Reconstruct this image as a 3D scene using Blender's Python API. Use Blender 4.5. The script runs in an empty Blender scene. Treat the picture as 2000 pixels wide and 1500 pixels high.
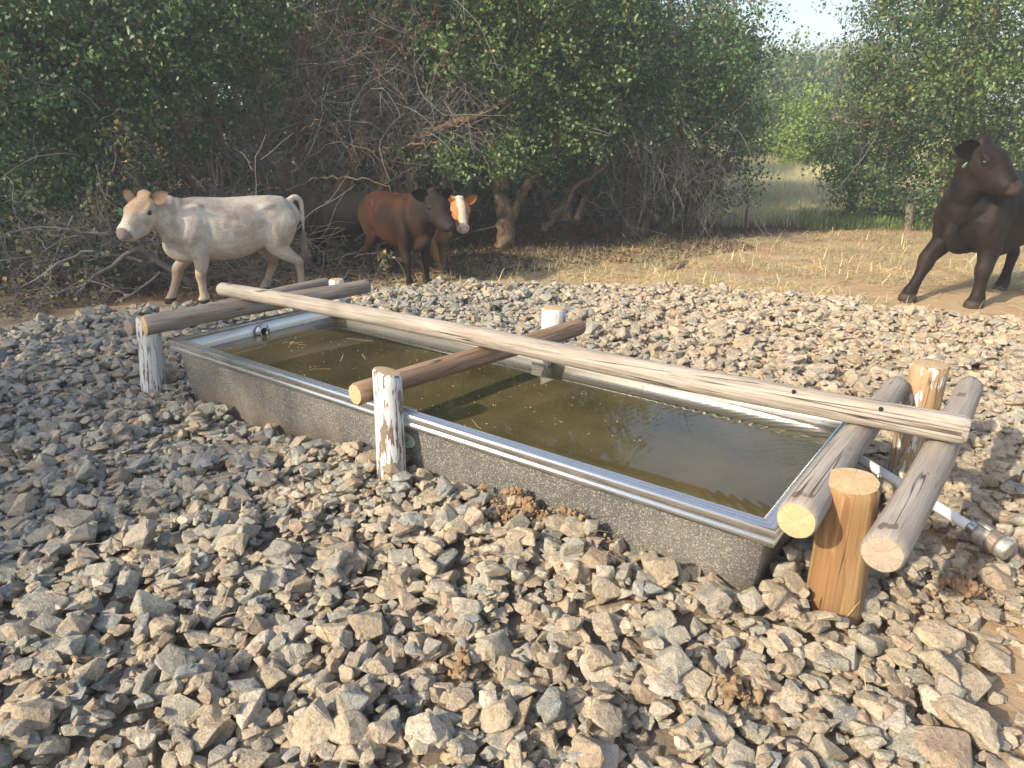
import bpy, bmesh, math, random
import numpy as np
from mathutils import Vector, Matrix, Quaternion, noise as mnoise

random.seed(7)
RNG = np.random.default_rng(7)
SC = bpy.context.scene
COL = SC.collection
PI = math.pi

# ------------------------------------------------------------------ camera
F_PX, PITCH, ROLL, CAM_H = 1406.8, 0.3422, -0.0055, 1.65      # in pixels of a 2000 px wide frame
cam_d = bpy.data.cameras.new('camera')
cam_d.sensor_width = 36.0
cam_d.lens = F_PX / 2000.0 * 36.0
cam_d.clip_start = 0.05
cam_d.clip_end = 3000
cam = bpy.data.objects.new('camera', cam_d)
COL.objects.link(cam)
cam.matrix_world = (Matrix.Translation((0, 0, CAM_H)) @ Matrix.Rotation(PI/2 - PITCH, 4, 'X')
                    @ Matrix.Rotation(-ROLL, 4, 'Z'))
SC.camera = cam

# ------------------------------------------------------------------ world and sun
SUN_AZ = Vector((-0.79, -0.61, 0)).normalized()               # towards the sun, on the ground
SUN_EL = math.radians(30.5)
SKY = 0.15
world = bpy.data.worlds.new('World')
SC.world = world
world.use_nodes = True
wn = world.node_tree
sky = wn.nodes.new('ShaderNodeTexSky')
sky.sky_type = 'NISHITA'
sky.sun_disc = False
sky.sun_elevation = SUN_EL
sky.sun_rotation = math.atan2(SUN_AZ.x, SUN_AZ.y)
sky.air_density = 1.0
sky.dust_density = 2.5
sky.ozone_density = 1.0
bg = wn.nodes['Background']
bg.inputs['Strength'].default_value = SKY
wn.links.new(sky.outputs[0], bg.inputs[0])

sun_d = bpy.data.lights.new('sun', 'SUN')
sun_d.energy = 3.9
sun_d.angle = math.radians(0.9)
sun_d.color = (1.0, 0.87, 0.66)
sun = bpy.data.objects.new('sun', sun_d)
COL.objects.link(sun)
sdir = Vector((SUN_AZ.x*math.cos(SUN_EL), SUN_AZ.y*math.cos(SUN_EL), math.sin(SUN_EL)))
sun.rotation_euler = sdir.to_track_quat('Z', 'Y').to_euler()
sun.location = (-10, -8, 14)

SC.view_settings.view_transform = 'Standard'
SC.view_settings.look = 'None'
SC.view_settings.gamma = 1.0
SC.view_settings.use_curve_mapping = False
SC.view_settings.exposure = 0.96
SC.cycles.max_bounces = 6
SC.cycles.transparent_max_bounces = 4
SC.cycles.volume_bounces = 0
SC.cycles.use_denoising = True

# ------------------------------------------------------------------ helpers
_fw = np.array([0, math.cos(PITCH), -math.sin(PITCH)])
_up = np.array([0, math.sin(PITCH), math.cos(PITCH)])


def at_y(px, py, Y):
    """Point of the place seen at that spot of the photograph, at distance Y ahead."""
    xr, yr = (px-1000)/F_PX, -(py-750)/F_PX
    x = math.cos(ROLL)*xr - math.sin(ROLL)*yr
    y = math.sin(ROLL)*xr + math.cos(ROLL)*yr
    d = _fw + x*np.array([1., 0, 0]) + y*_up
    return np.array([0, 0, CAM_H]) + d*(Y/d[1])


def at_z(px, py, z=0.0):
    xr, yr = (px-1000)/F_PX, -(py-750)/F_PX
    x = math.cos(ROLL)*xr - math.sin(ROLL)*yr
    y = math.sin(ROLL)*xr + math.cos(ROLL)*yr
    d = _fw + x*np.array([1., 0, 0]) + y*_up
    return np.array([0, 0, CAM_H]) + d*((z-CAM_H)/d[2])


def project(P):
    P = np.asarray(P, float) - np.array([0, 0, CAM_H])
    x, y, z = P[..., 0], P @ _up, P @ _fw
    z = np.where(z < 0.05, 0.05, z)
    xr = math.cos(ROLL)*x + math.sin(ROLL)*y
    yr = -math.sin(ROLL)*x + math.cos(ROLL)*y
    return 1000 + F_PX*xr/z, 750 - F_PX*yr/z, z


def tag(o, label=None, cat=None, group=None, kind=None):
    if label: o['label'] = label
    if cat: o['category'] = cat
    if group: o['group'] = group
    if kind: o['kind'] = kind
    return o


def empty(name, loc=(0, 0, 0), rotz=0.0):
    o = bpy.data.objects.new(name, None)
    o.empty_display_size = 0.1
    o.location = loc
    o.rotation_euler = (0, 0, rotz)
    COL.objects.link(o)
    return o


def np_mesh(name, verts, faces, nper, smooth=False):
    """faces: flat int array, nper verts each (or array of counts)."""
    me = bpy.data.meshes.new(name)
    verts = np.asarray(verts, np.float32)
    faces = np.asarray(faces, np.int32).ravel()
    if np.isscalar(nper):
        cnt = np.full(len(faces)//nper, nper, np.int32)
    else:
        cnt = np.asarray(nper, np.int32)
    start = np.concatenate([[0], np.cumsum(cnt)[:-1]]).astype(np.int32)
    me.vertices.add(len(verts))
    me.vertices.foreach_set('co', verts.ravel())
    me.loops.add(len(faces))
    me.loops.foreach_set('vertex_index', faces)
    me.polygons.add(len(cnt))
    me.polygons.foreach_set('loop_start', start)
    me.polygons.foreach_set('loop_total', cnt)
    if smooth:
        me.polygons.foreach_set('use_smooth', np.ones(len(cnt), bool))
    me.update(calc_edges=True)
    return me


def obj(name, me, mats=None, parent=None, loc=None):
    o = bpy.data.objects.new(name, me)
    COL.objects.link(o)
    if mats is not None:
        for m in (mats if isinstance(mats, (list, tuple)) else [mats]):
            me.materials.append(m)
    if parent is not None: o.parent = parent
    if loc is not None: o.location = loc
    return o


def bm_obj(name, bm, mats=None, parent=None, smooth=False):
    me = bpy.data.meshes.new(name)
    if smooth:
        for f in bm.faces: f.smooth = True
    bm.normal_update()
    bm.to_mesh(me)
    bm.free()
    return obj(name, me, mats, parent)


# ------------------------------------------------------------------ material helper
class NT:
    def __init__(self, name):
        self.m = bpy.data.materials.new(name)
        self.m.use_nodes = True
        self.t = self.m.node_tree
        self.p = self.t.nodes['Principled BSDF']
        self.out = self.t.nodes['Material Output']

    def n(self, typ, **kw):
        nd = self.t.nodes.new('ShaderNode' + typ)
        for k, v in kw.items(): setattr(nd, k, v)
        return nd

    def l(self, a, b): self.t.links.new(a, b)

    def pos(self, kind='world', scale=(1, 1, 1), rot=(0, 0, 0)):
        if kind == 'world':
            src = self.n('NewGeometry').outputs['Position']
        else:
            src = self.n('TexCoord').outputs['Object']
        mp = self.n('Mapping')
        mp.inputs['Scale'].default_value = scale
        mp.inputs['Rotation'].default_value = rot
        self.l(src, mp.inputs['Vector'])
        return mp.outputs['Vector']

    def noise(self, vec, scale, detail=4, rough=0.55, dist=0.0):
        nd = self.n('TexNoise')
        nd.inputs['Scale'].default_value = scale
        nd.inputs['Detail'].default_value = detail
        nd.inputs['Roughness'].default_value = rough
        nd.inputs['Distortion'].default_value = dist
        self.l(vec, nd.inputs['Vector'])
        return nd.outputs['Fac']

    def voro(self, vec, scale, feature='F1', out='Distance'):
        nd = self.n('TexVoronoi', feature=feature)
        nd.inputs['Scale'].default_value = scale
        self.l(vec, nd.inputs['Vector'])
        return nd.outputs[out]

    def ramp(self, fac, stops, interp='LINEAR'):
        nd = self.n('ValToRGB')
        cr = nd.color_ramp
        cr.interpolation = interp
        while len(cr.elements) < len(stops): cr.elements.new(0.5)
        for e, (p, c) in zip(cr.elements, stops):
            e.position = p
            e.color = (c, c, c, 1) if isinstance(c, (int, float)) else (*c, 1)
        self.l(fac, nd.inputs['Fac'])
        return nd.outputs['Color']

    def mix(self, fac, a, b, blend='MIX'):
        nd = self.n('Mix', data_type='RGBA', blend_type=blend)
        for i, v in ((0, fac), (6, a), (7, b)):
            if isinstance(v, (int, float)): nd.inputs[i].default_value = v
            elif isinstance(v, tuple): nd.inputs[i].default_value = (*v, 1)
            else: self.l(v, nd.inputs[i])
        return nd.outputs[2]

    def math(self, op, a, b=0.0, clamp=False):
        nd = self.n('Math', operation=op, use_clamp=clamp)
        for i, v in ((0, a), (1, b)):
            if isinstance(v, (int, float)): nd.inputs[i].default_value = v
            else: self.l(v, nd.inputs[i])
        return nd.outputs[0]

    def bump(self, h, strength=0.5, dist=0.01):
        nd = self.n('Bump')
        nd.inputs['Strength'].default_value = strength
        nd.inputs['Distance'].default_value = dist
        self.l(h, nd.inputs['Height'])
        self.l(nd.outputs[0], self.p.inputs['Normal'])

    def set(self, **kw):
        for k, v in kw.items():
            k = {'color': 'Base Color', 'rough': 'Roughness', 'metal': 'Metallic', 'spec': 'Specular IOR Level',
                 'ior': 'IOR'}.get(k, k)
            if isinstance(v, (int, float)): self.p.inputs[k].default_value = v
            elif isinstance(v, tuple): self.p.inputs[k].default_value = (*v, 1)
            else: self.l(v, self.p.inputs[k])
        return self.m


def rock_mat(name, c1, c2, dust, vein):
    t = NT(name)
    w = t.pos()
    n1 = t.noise(w, 14, 5, 0.65)
    base = t.mix(t.ramp(n1, [(0.38, 0.0), (0.62, 1.0)]), c1, c2)
    rnd = t.n('ObjectInfo').outputs['Random']
    base = t.mix(1.0, base, t.ramp(rnd, [(0, (0.80, 0.80, 0.79)), (0.6, (1.15, 1.14, 1.12)), (1, (1.42, 1.37, 1.29))]), 'MULTIPLY')
    # dry dust clings in patches
    nd = t.ramp(t.noise(w, 17, 4, 0.65), [(0.42, 0.0), (0.66, 0.7)])
    base = t.mix(nd, base, dust)
    med = t.noise(w, 55, 5, 0.7)
    base = t.mix(1.0, base, t.ramp(med, [(0.32, (0.66, 0.66, 0.66)), (0.5, (1, 1, 1)), (0.68, (1.28, 1.27, 1.25))]), 'MULTIPLY')
    fine = t.noise(w, 150, 4, 0.7)
    base = t.mix(t.ramp(fine, [(0.53, 0.0), (0.68, 0.55)]), base, vein)
    base = t.mix(t.ramp(fine, [(0.33, 0.6), (0.46, 0.0)]), base, (0.07, 0.068, 0.062))
    # thin pale quartz seams
    warp = t.noise(w, 16, 3, 0.6)
    seam = t.math('ABSOLUTE', t.math('SUBTRACT', t.noise(w, 21, 2, 0.5, 1.2), 0.5))
    base = t.mix(t.math('MULTIPLY', t.ramp(seam, [(0.0, 0.7), (0.016, 0.0)]), t.ramp(warp, [(0.48, 0.0), (0.56, 1.0)])), base, vein)
    pt_ = t.n('NewGeometry').outputs['Pointiness']
    base = t.mix(t.ramp(pt_, [(0.52, 0.0), (0.60, 0.35)]), base, vein)
    hb = t.math('ADD', t.math('ADD', t.noise(w, 40, 6, 0.7), t.math('MULTIPLY', fine, 0.4)), t.math('MULTIPLY', med, 0.5))
    t.bump(hb, 0.95, 0.014)
    return t.set(color=base, rough=0.88, spec=0.2)


M = {}
M['rock_blue'] = rock_mat('rock_blue_grey', (0.17, 0.182, 0.178), (0.255, 0.262, 0.245), (0.36, 0.315, 0.24), (0.52, 0.51, 0.47))
M['rock_grey'] = rock_mat('rock_grey', (0.235, 0.228, 0.195), (0.32, 0.302, 0.25), (0.41, 0.335, 0.235), (0.54, 0.51, 0.44))
M['rock_tan'] = rock_mat('rock_tan', (0.345, 0.280, 0.198), (0.41, 0.343, 0.253), (0.43, 0.338, 0.23), (0.57, 0.50, 0.41))
M['rock_brown'] = rock_mat('rock_brown', (0.29, 0.212, 0.145), (0.36, 0.28, 0.2), (0.42, 0.315, 0.21), (0.5, 0.42, 0.33))
M['rock_pale'] = rock_mat('rock_pale', (0.40, 0.35, 0.285), (0.47, 0.415, 0.34), (0.45, 0.36, 0.26), (0.58, 0.52, 0.45))


def soil_mat():
    t = NT('dry_soil')
    w = t.pos()
    c = t.mix(t.ramp(t.noise(w, 3.0, 5), [(0.35, 0), (0.65, 1)]), (0.30, 0.195, 0.115), (0.40, 0.285, 0.175))
    c = t.mix(t.ramp(t.noise(w, 40, 5, 0.7), [(0.35, 0.7), (0.55, 0.0)]), c, (0.20, 0.13, 0.08))
    t.bump(t.noise(w, 30, 8, 0.7), 0.8, 0.03)
    return t.set(color=c, rough=0.95, spec=0.1)


M['soil'] = soil_mat()


def ground_mat():
    t = NT('ground_earth')
    w = t.pos()
    sep = t.n('SeparateXYZ')
    t.l(w, sep.inputs[0])
    soil = t.mix(t.ramp(t.noise(w, 2.2, 6), [(0.35, 0), (0.65, 1)]), (0.39, 0.255, 0.147), (0.48, 0.335, 0.20))
    straw = t.mix(t.ramp(t.noise(w, 18, 5, 0.7), [(0.4, 0), (0.6, 1)]), (0.44, 0.325, 0.185), (0.55, 0.43, 0.26))
    base = t.mix(t.ramp(t.noise(w, 1.3, 6, 0.65), [(0.46, 0), (0.68, 0.85)]), soil, straw)
    grit = t.mix(t.noise(w, 60, 4, 0.7), (0.13, 0.115, 0.095), (0.28, 0.23, 0.175))
    base = t.mix(t.ramp(t.math('MULTIPLY', t.math('ADD', sep.outputs['X'], 2.0), 0.25), [(0.75, 0.85), (0.92, 0.0)]), base, t.mix(t.ramp(t.math('MULTIPLY', sep.outputs['Y'], 0.1), [(0.6, 1.0), (0.66, 0.0)]), base, grit))
    # dark leaf litter below the trees: by distance and by the thicket's edge
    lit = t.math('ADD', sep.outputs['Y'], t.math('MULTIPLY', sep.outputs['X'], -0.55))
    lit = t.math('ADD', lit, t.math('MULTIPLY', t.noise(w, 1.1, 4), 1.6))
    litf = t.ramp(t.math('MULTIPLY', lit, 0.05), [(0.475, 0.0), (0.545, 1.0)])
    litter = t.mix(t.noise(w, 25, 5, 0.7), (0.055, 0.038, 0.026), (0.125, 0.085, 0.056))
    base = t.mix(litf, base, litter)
    # the meadow beyond the gap
    mead = t.mix(t.noise(w, 0.8, 5, 0.7), (0.36, 0.33, 0.17), (0.52, 0.45, 0.26))
    far = t.ramp(t.math('MULTIPLY', sep.outputs['Y'], 0.02), [(0.262, 0.0), (0.29, 1.0)])
    east = t.ramp(t.math('MULTIPLY', sep.outputs['X'], 0.1), [(0.22, 0.0), (0.34, 1.0)])
    base = t.mix(t.math('MULTIPLY', far, east), base, mead)
    t.bump(t.noise(w, 26, 8, 0.7), 0.7, 0.03)
    return t.set(color=base, rough=0.95, spec=0.1)


M['ground'] = ground_mat()


def log_mat(name, c1, c2, dark, streak=0.5, wet=0.0):
    t = NT(name)
    n1 = t.noise(t.pos('object', (7, 7, 0.9)), 2.0, 5, 0.6, 0.3)
    c = t.mix(t.ramp(n1, [(0.36, 0), (0.64, 1)]), c1, c2)
    n2 = t.noise(t.pos('object', (75, 75, 2.0)), 1.5, 6, 0.65, 0.15)
    c = t.mix(t.ramp(n2, [(0.30, streak), (0.50, 0.0)]), c, dark)
    c = t.mix(t.ramp(n2, [(0.54, 0.0), (0.74, 0.5)]), c, tuple(min(1, x*1.25) for x in c2))
    nb = t.noise(t.pos('object', (11, 11, 2.6)), 1.7, 6, 0.7)
    c = t.mix(t.ramp(nb, [(0.56, 0.0), (0.72, streak*0.8)]), c, dark)
    # drying cracks run with the grain
    cr = t.math('ABSOLUTE', t.math('SUBTRACT', t.noise(t.pos('object', (9, 9, 0.22)), 2.2, 2, 0.5, 0.12), 0.5))
    gate = t.ramp(t.noise(t.pos('object', (5, 5, 1.1)), 1.7, 2), [(0.46, 0.0), (0.54, 1.0)])
    crk = t.math('MULTIPLY', t.ramp(cr, [(0.0, 1.0), (0.006, 0.7), (0.014, 0.0)]), gate)
    c = t.mix(crk, c, (0.045, 0.034, 0.028))
    kn = t.ramp(t.voro(t.pos('object', (4.5, 4.5, 1.8)), 1.2), [(0.03, 0.85), (0.075, 0.0)])
    c = t.mix(kn, c, tuple(0.6*x for x in dark))
    if wet:
        wn_ = t.ramp(t.noise(t.pos('object', (3, 3, 1.4)), 4.6, 2, 0.45), [(0.655, 0.0), (0.68, wet)])
        c = t.mix(wn_, c, (0.15, 0.10, 0.075))
    h = t.math('SUBTRACT', n2, t.math('MULTIPLY', crk, 1.2))
    t.bump(h, 0.7, 0.008)
    return t.set(color=c, rough=0.8, spec=0.25)


M['log_top'] = log_mat('weathered_log', (0.30, 0.256, 0.21), (0.42, 0.375, 0.325), (0.15, 0.11, 0.085), 0.75)
M['log_dark'] = log_mat('dark_weathered_log', (0.21, 0.17, 0.135), (0.33, 0.285, 0.24), (0.085, 0.055, 0.04), 0.8)
M['log_brown'] = log_mat('brown_barked_log', (0.26, 0.16, 0.095), (0.36, 0.25, 0.17), (0.07, 0.042, 0.028), 0.8)
M['log_grey'] = log_mat('grey_log', (0.30, 0.258, 0.215), (0.40, 0.357, 0.31), (0.19, 0.14, 0.11), 0.5, 0.85)


def endgrain(name, c1, c2, ring):
    t = NT(name)
    o = t.pos('object', (1, 1, 1))
    n = t.n('VectorMath', operation='LENGTH')
    t.l(o, n.inputs[0])
    d = t.math('ADD', n.outputs['Value'], t.math('MULTIPLY', t.noise(o, 22, 3), 0.02))
    s = t.math('SINE', t.math('MULTIPLY', d, 620.0))
    c = t.mix(t.ramp(t.noise(o, 30, 5, 0.7), [(0.35, 0), (0.65, 1)]), c1, c2)
    c = t.mix(t.math('MULTIPLY', t.ramp(s, [(0.5, 0), (1.0, 1)]), 0.22), c, ring)
    mp = t.n('TexGradient', gradient_type='RADIAL')
    t.l(o, mp.inputs[0])
    rad = t.noise(t.pos('object', (1, 1, 1)), 3, 2)
    ang = t.math('ADD', t.math('MULTIPLY', mp.outputs['Fac'], 7.0), rad)
    fr = t.math('ABSOLUTE', t.math('SUBTRACT', t.math('FRACT', ang), 0.5))
    crk = t.ramp(fr, [(0.0, 0.8), (0.025, 0.0)])
    c = t.mix(crk, c, tuple(0.4*x for x in ring))
    t.bump(t.noise(o, 130, 4), 0.4, 0.003)
    return t.set(color=c, rough=0.85, spec=0.2)


M['end_fresh'] = endgrain('fresh_cut_wood', (0.43, 0.30, 0.165), (0.53, 0.39, 0.235), (0.31, 0.20, 0.10))
M['end_old'] = endgrain('old_cut_wood', (0.30, 0.24, 0.185), (0.40, 0.33, 0.26), (0.19, 0.14, 0.10))


def paint_mat(name, amount, wood1, wood2, seed=0.0, fade_low=None):
    t = NT(name)
    o = t.pos('object', (26, 26, 3.2))
    n = t.noise(o, 2.0 + seed*0.1, 6, 0.65, 0.5)
    big = t.noise(t.pos('object', (3, 3, 1.5)), 2.0 + seed, 3)
    v = t.math('ADD', t.math('MULTIPLY', n, 0.75), t.math('MULTIPLY', big, 0.35))
    sep = t.n('SeparateXYZ')
    t.l(t.pos('object'), sep.inputs[0])
    if fade_low is not None:
        z = sep.outputs['Z']
        low = t.ramp(t.math('ADD', t.math('MULTIPLY', z, 1.0/fade_low), t.math('MULTIPLY', n, 0.5)), [(0.5, 0.4), (0.62, 0.0)])
        v = t.math('SUBTRACT', v, low)
    f = t.ramp(v, [(0.56-amount, 0.0), (0.575-amount, 1.0)])
    wood = t.mix(t.ramp(t.noise(t.pos('object', (22, 22, 1.6)), 1.8, 5, 0.6), [(0.3, 0), (0.7, 1)]), wood1, wood2)
    pc = t.mix(t.noise(t.pos('object', (10, 10, 4)), 3, 4), (0.55, 0.55, 0.53), (0.76, 0.76, 0.74))
    c = t.mix(f, wood, pc)
    cr = t.math('ABSOLUTE', t.math('SUBTRACT', t.noise(t.pos('object', (10, 10, 0.5)), 2.0, 2, 0.5, 0.4), 0.5))
    crk = t.ramp(cr, [(0.0, 1.0), (0.012, 0.0)])
    c = t.mix(t.math('MULTIPLY', crk, 0.8), c, (0.06, 0.045, 0.035))
    t.bump(t.math('SUBTRACT', t.math('MULTIPLY', f, 0.6), crk), 0.7, 0.006)
    return t.set(color=c, rough=0.75, spec=0.3)


M['post_left'] = paint_mat('white_painted_post', 0.085, (0.15, 0.10, 0.07), (0.25, 0.18, 0.13), 1.0, 0.34)
M['post_mid'] = paint_mat('flaking_white_post', 0.045, (0.17, 0.125, 0.09), (0.27, 0.205, 0.15), 2.3)
M['post_back'] = paint_mat('half_painted_post', 0.075, (0.36, 0.25, 0.15), (0.46, 0.34, 0.22), 3.1)
M['post_flake'] = paint_mat('specked_post', -0.03, (0.33, 0.215, 0.12), (0.42, 0.29, 0.17), 4.4)


def post_orange():
    t = NT('treated_pine_post')
    o = t.pos('object', (9, 9, 0.9))
    n1 = t.noise(o, 1.8, 4, 0.55, 0.4)
    c = t.mix(t.ramp(n1, [(0.40, 0), (0.60, 1)]), (0.26, 0.155, 0.07), (0.37, 0.24, 0.115))
    st = t.ramp(t.noise(t.pos('object', (11, 11, 1.0)), 1.7, 3, 0.5, 0.9), [(0.52, 0.0), (0.56, 0.6)])
    c = t.mix(st, c, (0.16, 0.07, 0.03))
    n3 = t.noise(t.pos('object', (45, 45, 1.2)), 1.5, 4)
    c = t.mix(t.ramp(n3, [(0.3, 0.6), (0.45, 0.0)]), c, (0.22, 0.10, 0.035))
    cr = t.math('ABSOLUTE', t.math('SUBTRACT', t.noise(t.pos('object', (11, 11, 0.25)), 2.0, 2, 0.5, 0.3), 0.5))
    crk = t.ramp(cr, [(0.0, 1.0), (0.008, 0.0)])
    c = t.mix(t.math('MULTIPLY', crk, 0.9), c, (0.05, 0.025, 0.012))
    t.bump(t.math('SUBTRACT', n3, crk), 0.6, 0.006)
    return t.set(color=c, rough=0.6, spec=0.35)


M['post_orange'] = post_orange()


def steel(name, base, rough, dust=0.15, grain=(1.2, 60, 60), metal=0.6):
    t = NT(name)
    o = t.pos('object', grain)
    n = t.noise(o, 3.0, 4, 0.6)
    o1 = t.pos('object')
    sm = t.noise(o1, 5, 4, 0.6)
    c = t.mix(t.ramp(sm, [(0.45, 0.0), (0.75, dust)]), base, (0.42, 0.34, 0.25))
    r = t.math('ADD', t.math('MULTIPLY', n, 0.22), rough-0.11)
    t.bump(n, 0.10, 0.002)
    return t.set(color=c, rough=r, metal=metal)


M['steel_in'] = steel('brushed_aluminium_inside', (0.72, 0.71, 0.68), 0.29, 0.25)
M['steel_rim'] = steel('ribbed_rim_metal', (0.76, 0.76, 0.75), 0.26, 0.10, metal=0.92)


def galv():
    t = NT('speckled_trough_side')
    o = t.pos('object')
    sp = t.noise(o, 150, 3, 0.6)
    c = t.mix(t.ramp(t.noise(o, 2.5, 4), [(0.4, 0), (0.65, 1)]), (0.125, 0.13, 0.13), (0.19, 0.182, 0.165))
    c = t.mix(t.ramp(sp, [(0.53, 0.0), (0.62, 0.9)]), c, (0.50, 0.45, 0.38))
    c = t.mix(t.ramp(t.noise(o, 95, 2), [(0.32, 0.7), (0.42, 0.0)]), c, (0.05, 0.05, 0.05))
    sep = t.n('SeparateXYZ'); t.l(o, sep.inputs[0])
    mud = t.math('ADD', t.math('MULTIPLY', sep.outputs['Z'], -3.2), t.math('MULTIPLY', t.noise(t.pos('object', (4, 4, 2.0)), 1.6, 5, 0.65), 1.5))
    c = t.mix(t.ramp(mud, [(0.15, 0.0), (0.75, 0.7)]), c, (0.30, 0.22, 0.15))
    run = t.noise(t.pos('object', (14, 14, 0.7)), 1.5, 3)
    c = t.mix(t.ramp(run, [(0.55, 0.0), (0.7, 0.3)]), c, (0.09, 0.085, 0.08))
    t.bump(sp, 0.25, 0.003)
    return t.set(color=c, rough=0.5, metal=0.3)


M['galv'] = galv()


def plain(name, c, rough=0.7, metal=0.0, spec=0.3, var=0.25, scale=20):
    t = NT(name)
    n = t.noise(t.pos('object'), scale, 4)
    col = t.mix(t.ramp(n, [(0.3, 0), (0.7, 1)]), tuple(x*(1-var) for x in c), tuple(min(1, x*(1+var)) for x in c))
    return t.set(color=col, rough=rough, metal=metal, spec=spec)


M['pvc'] = plain('white_pipe_plastic', (0.70, 0.71, 0.71), 0.4, 0, 0.4, 0.08)
M['fitting'] = plain('worn_metal_fitting', (0.46, 0.43, 0.39), 0.42, 0.6, 0.5, 0.35, 60)
M['fitting_dark'] = plain('brown_metal_ring', (0.24, 0.19, 0.15), 0.5, 0.4, 0.5, 0.3, 60)
M['chrome'] = plain('fitting_metal', (0.6, 0.6, 0.6), 0.25, 0.95, 0.5, 0.15, 40)
M['black'] = plain('black_hole', (0.015, 0.015, 0.015), 0.9)
M['badge'] = plain('pale_green_plate', (0.42, 0.50, 0.44), 0.5, 0, 0.4, 0.12)
M['badge_ink'] = plain('dark_print', (0.03, 0.035, 0.035), 0.6)
M['bolt'] = plain('steel_bolt', (0.5, 0.5, 0.5), 0.35, 0.9, 0.5, 0.15)


def water_mat():
    t = NT('murky_water')
    o = t.pos('object')
    c = t.mix(t.ramp(t.noise(o, 1.6, 5, 0.6), [(0.35, 0), (0.65, 1)]), (0.048, 0.041, 0.017), (0.10, 0.078, 0.032))
    c = t.mix(t.ramp(t.noise(o, 26, 4, 0.7), [(0.62, 0.0), (0.75, 0.35)]), c, (0.15, 0.12, 0.05))
    # ripples run in from the pipe end
    sep = t.n('SeparateXYZ')
    t.l(o, sep.inputs[0])
    amp = t.ramp(t.math('MULTIPLY', sep.outputs['X'], 0.25), [(0.66, 0.02), (0.93, 0.28)])
    wv = t.n('TexWave', wave_type='RINGS', rings_direction='Z')
    mp = t.n('Mapping')
    mp.inputs['Location'].default_value = (-3.75, -0.55, 0)
    t.l(t.n('TexCoord').outputs['Object'], mp.inputs[0])
    t.l(mp.outputs[0], wv.inputs['Vector'])
    wv.inputs['Scale'].default_value = 7.0
    wv.inputs['Distortion'].default_value = 3.0
    wv.inputs['Detail'].default_value = 2.0
    h = t.math('MULTIPLY', t.math('ADD', wv.outputs['Fac'], t.math('MULTIPLY', t.noise(o, 14, 3), 0.8)), amp)
    t.bump(h, 0.12, 0.012)
    return t.set(color=c, rough=0.03, ior=1.46, spec=0.5)


M['water'] = water_mat()


def leaf_mat(name, stops, trans=0.25, rough=0.55):
    t = NT(name)
    r = t.n('NewGeometry').outputs['Random Per Island']
    c = t.ramp(r, stops)
    # clumps of older and younger growth
    big = t.ramp(t.noise(t.pos(), 1.4, 3, 0.6), [(0.3, (0.72, 0.78, 0.80)), (0.7, (1.25, 1.2, 1.05))])
    c = t.mix(1.0, c, big, 'MULTIPLY')
    t.set(color=c, rough=rough-0.1, spec=0.5)
    tr = t.n('BsdfTranslucent')
    t.l(c, tr.inputs['Color'])
    mx = t.n('MixShader')
    mx.inputs[0].default_value = trans
    t.l(t.p.outputs[0], mx.inputs[1])
    t.l(tr.outputs[0], mx.inputs[2])
    t.l(mx.outputs[0], t.out.inputs['Surface'])
    return t.m


G0, G1, G2, GY = (0.045, 0.092, 0.040), (0.078, 0.145, 0.060), (0.125, 0.195, 0.080), (0.26, 0.26, 0.09)
M['leaf_dark'] = leaf_mat('leaf_dark', [(0, G0), (0.5, G1), (0.93, G2), (0.99, GY), (1, (0.2, 0.07, 0.04))])
M['leaf_mid'] = leaf_mat('leaf_mid', [(0, (0.055, 0.105, 0.038)), (0.5, (0.10, 0.165, 0.058)), (0.9, (0.16, 0.215, 0.08)), (1, (0.28, 0.26, 0.10))])
M['leaf_bright'] = leaf_mat('leaf_bright', [(0, (0.16, 0.26, 0.05)), (0.6, (0.26, 0.37, 0.08)), (1, (0.36, 0.44, 0.13))], 0.4)
M['leaf_pale'] = leaf_mat('leaf_pale', [(0, (0.16, 0.16, 0.07)), (0.6, (0.28, 0.26, 0.12)), (1, (0.40, 0.36, 0.18))], 0.3)
M['leaf_rust_bright'] = leaf_mat('leaf_rust_bright', [(0, (0.16, 0.05, 0.025)), (1, (0.36, 0.15, 0.08))], 0.25)
M['leaf_red'] = leaf_mat('leaf_rust', [(0, (0.07, 0.04, 0.022)), (1, (0.17, 0.10, 0.055))], 0.25)


def bark_mat(name, c1, c2, dark):
    t = NT(name)
    w = t.pos('world', (14, 14, 4))
    n = t.noise(w, 1.6, 6, 0.65)
    c = t.mix(t.ramp(n, [(0.35, 0), (0.65, 1)]), c1, c2)
    n2 = t.noise(t.pos('world', (60, 60, 9)), 1.3, 4, 0.6)
    c = t.mix(t.ramp(n2, [(0.32, 0.8), (0.47, 0.0)]), c, dark)
    t.bump(n2, 0.9, 0.02)
    return t.set(color=c, rough=0.9, spec=0.15)


M['bark_brown'] = bark_mat('bark_brown', (0.15, 0.11, 0.08), (0.27, 0.20, 0.145), (0.05, 0.033, 0.024))
M['bark_rust'] = bark_mat('bark_rust', (0.17, 0.105, 0.065), (0.32, 0.20, 0.115), (0.06, 0.036, 0.024))
M['bark_tan'] = bark_mat('bark_tan', (0.15, 0.10, 0.065), (0.27, 0.19, 0.12), (0.09, 0.06, 0.042))
M['bark_shaded'] = bark_mat('bark_shaded', (0.055, 0.042, 0.032), (0.105, 0.08, 0.06), (0.03, 0.022, 0.018))  # bark darkened to sink trunks into the hollow, shade put into its colour
M['bark_grey'] = bark_mat('bark_grey', (0.14, 0.115, 0.09), (0.24, 0.205, 0.165), (0.06, 0.05, 0.042))
M['twig'] = plain('grey_twig', (0.085, 0.072, 0.06), 0.85, 0, 0.2, 0.35, 3)  # dark tone carries the shade inside the crowns
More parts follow.
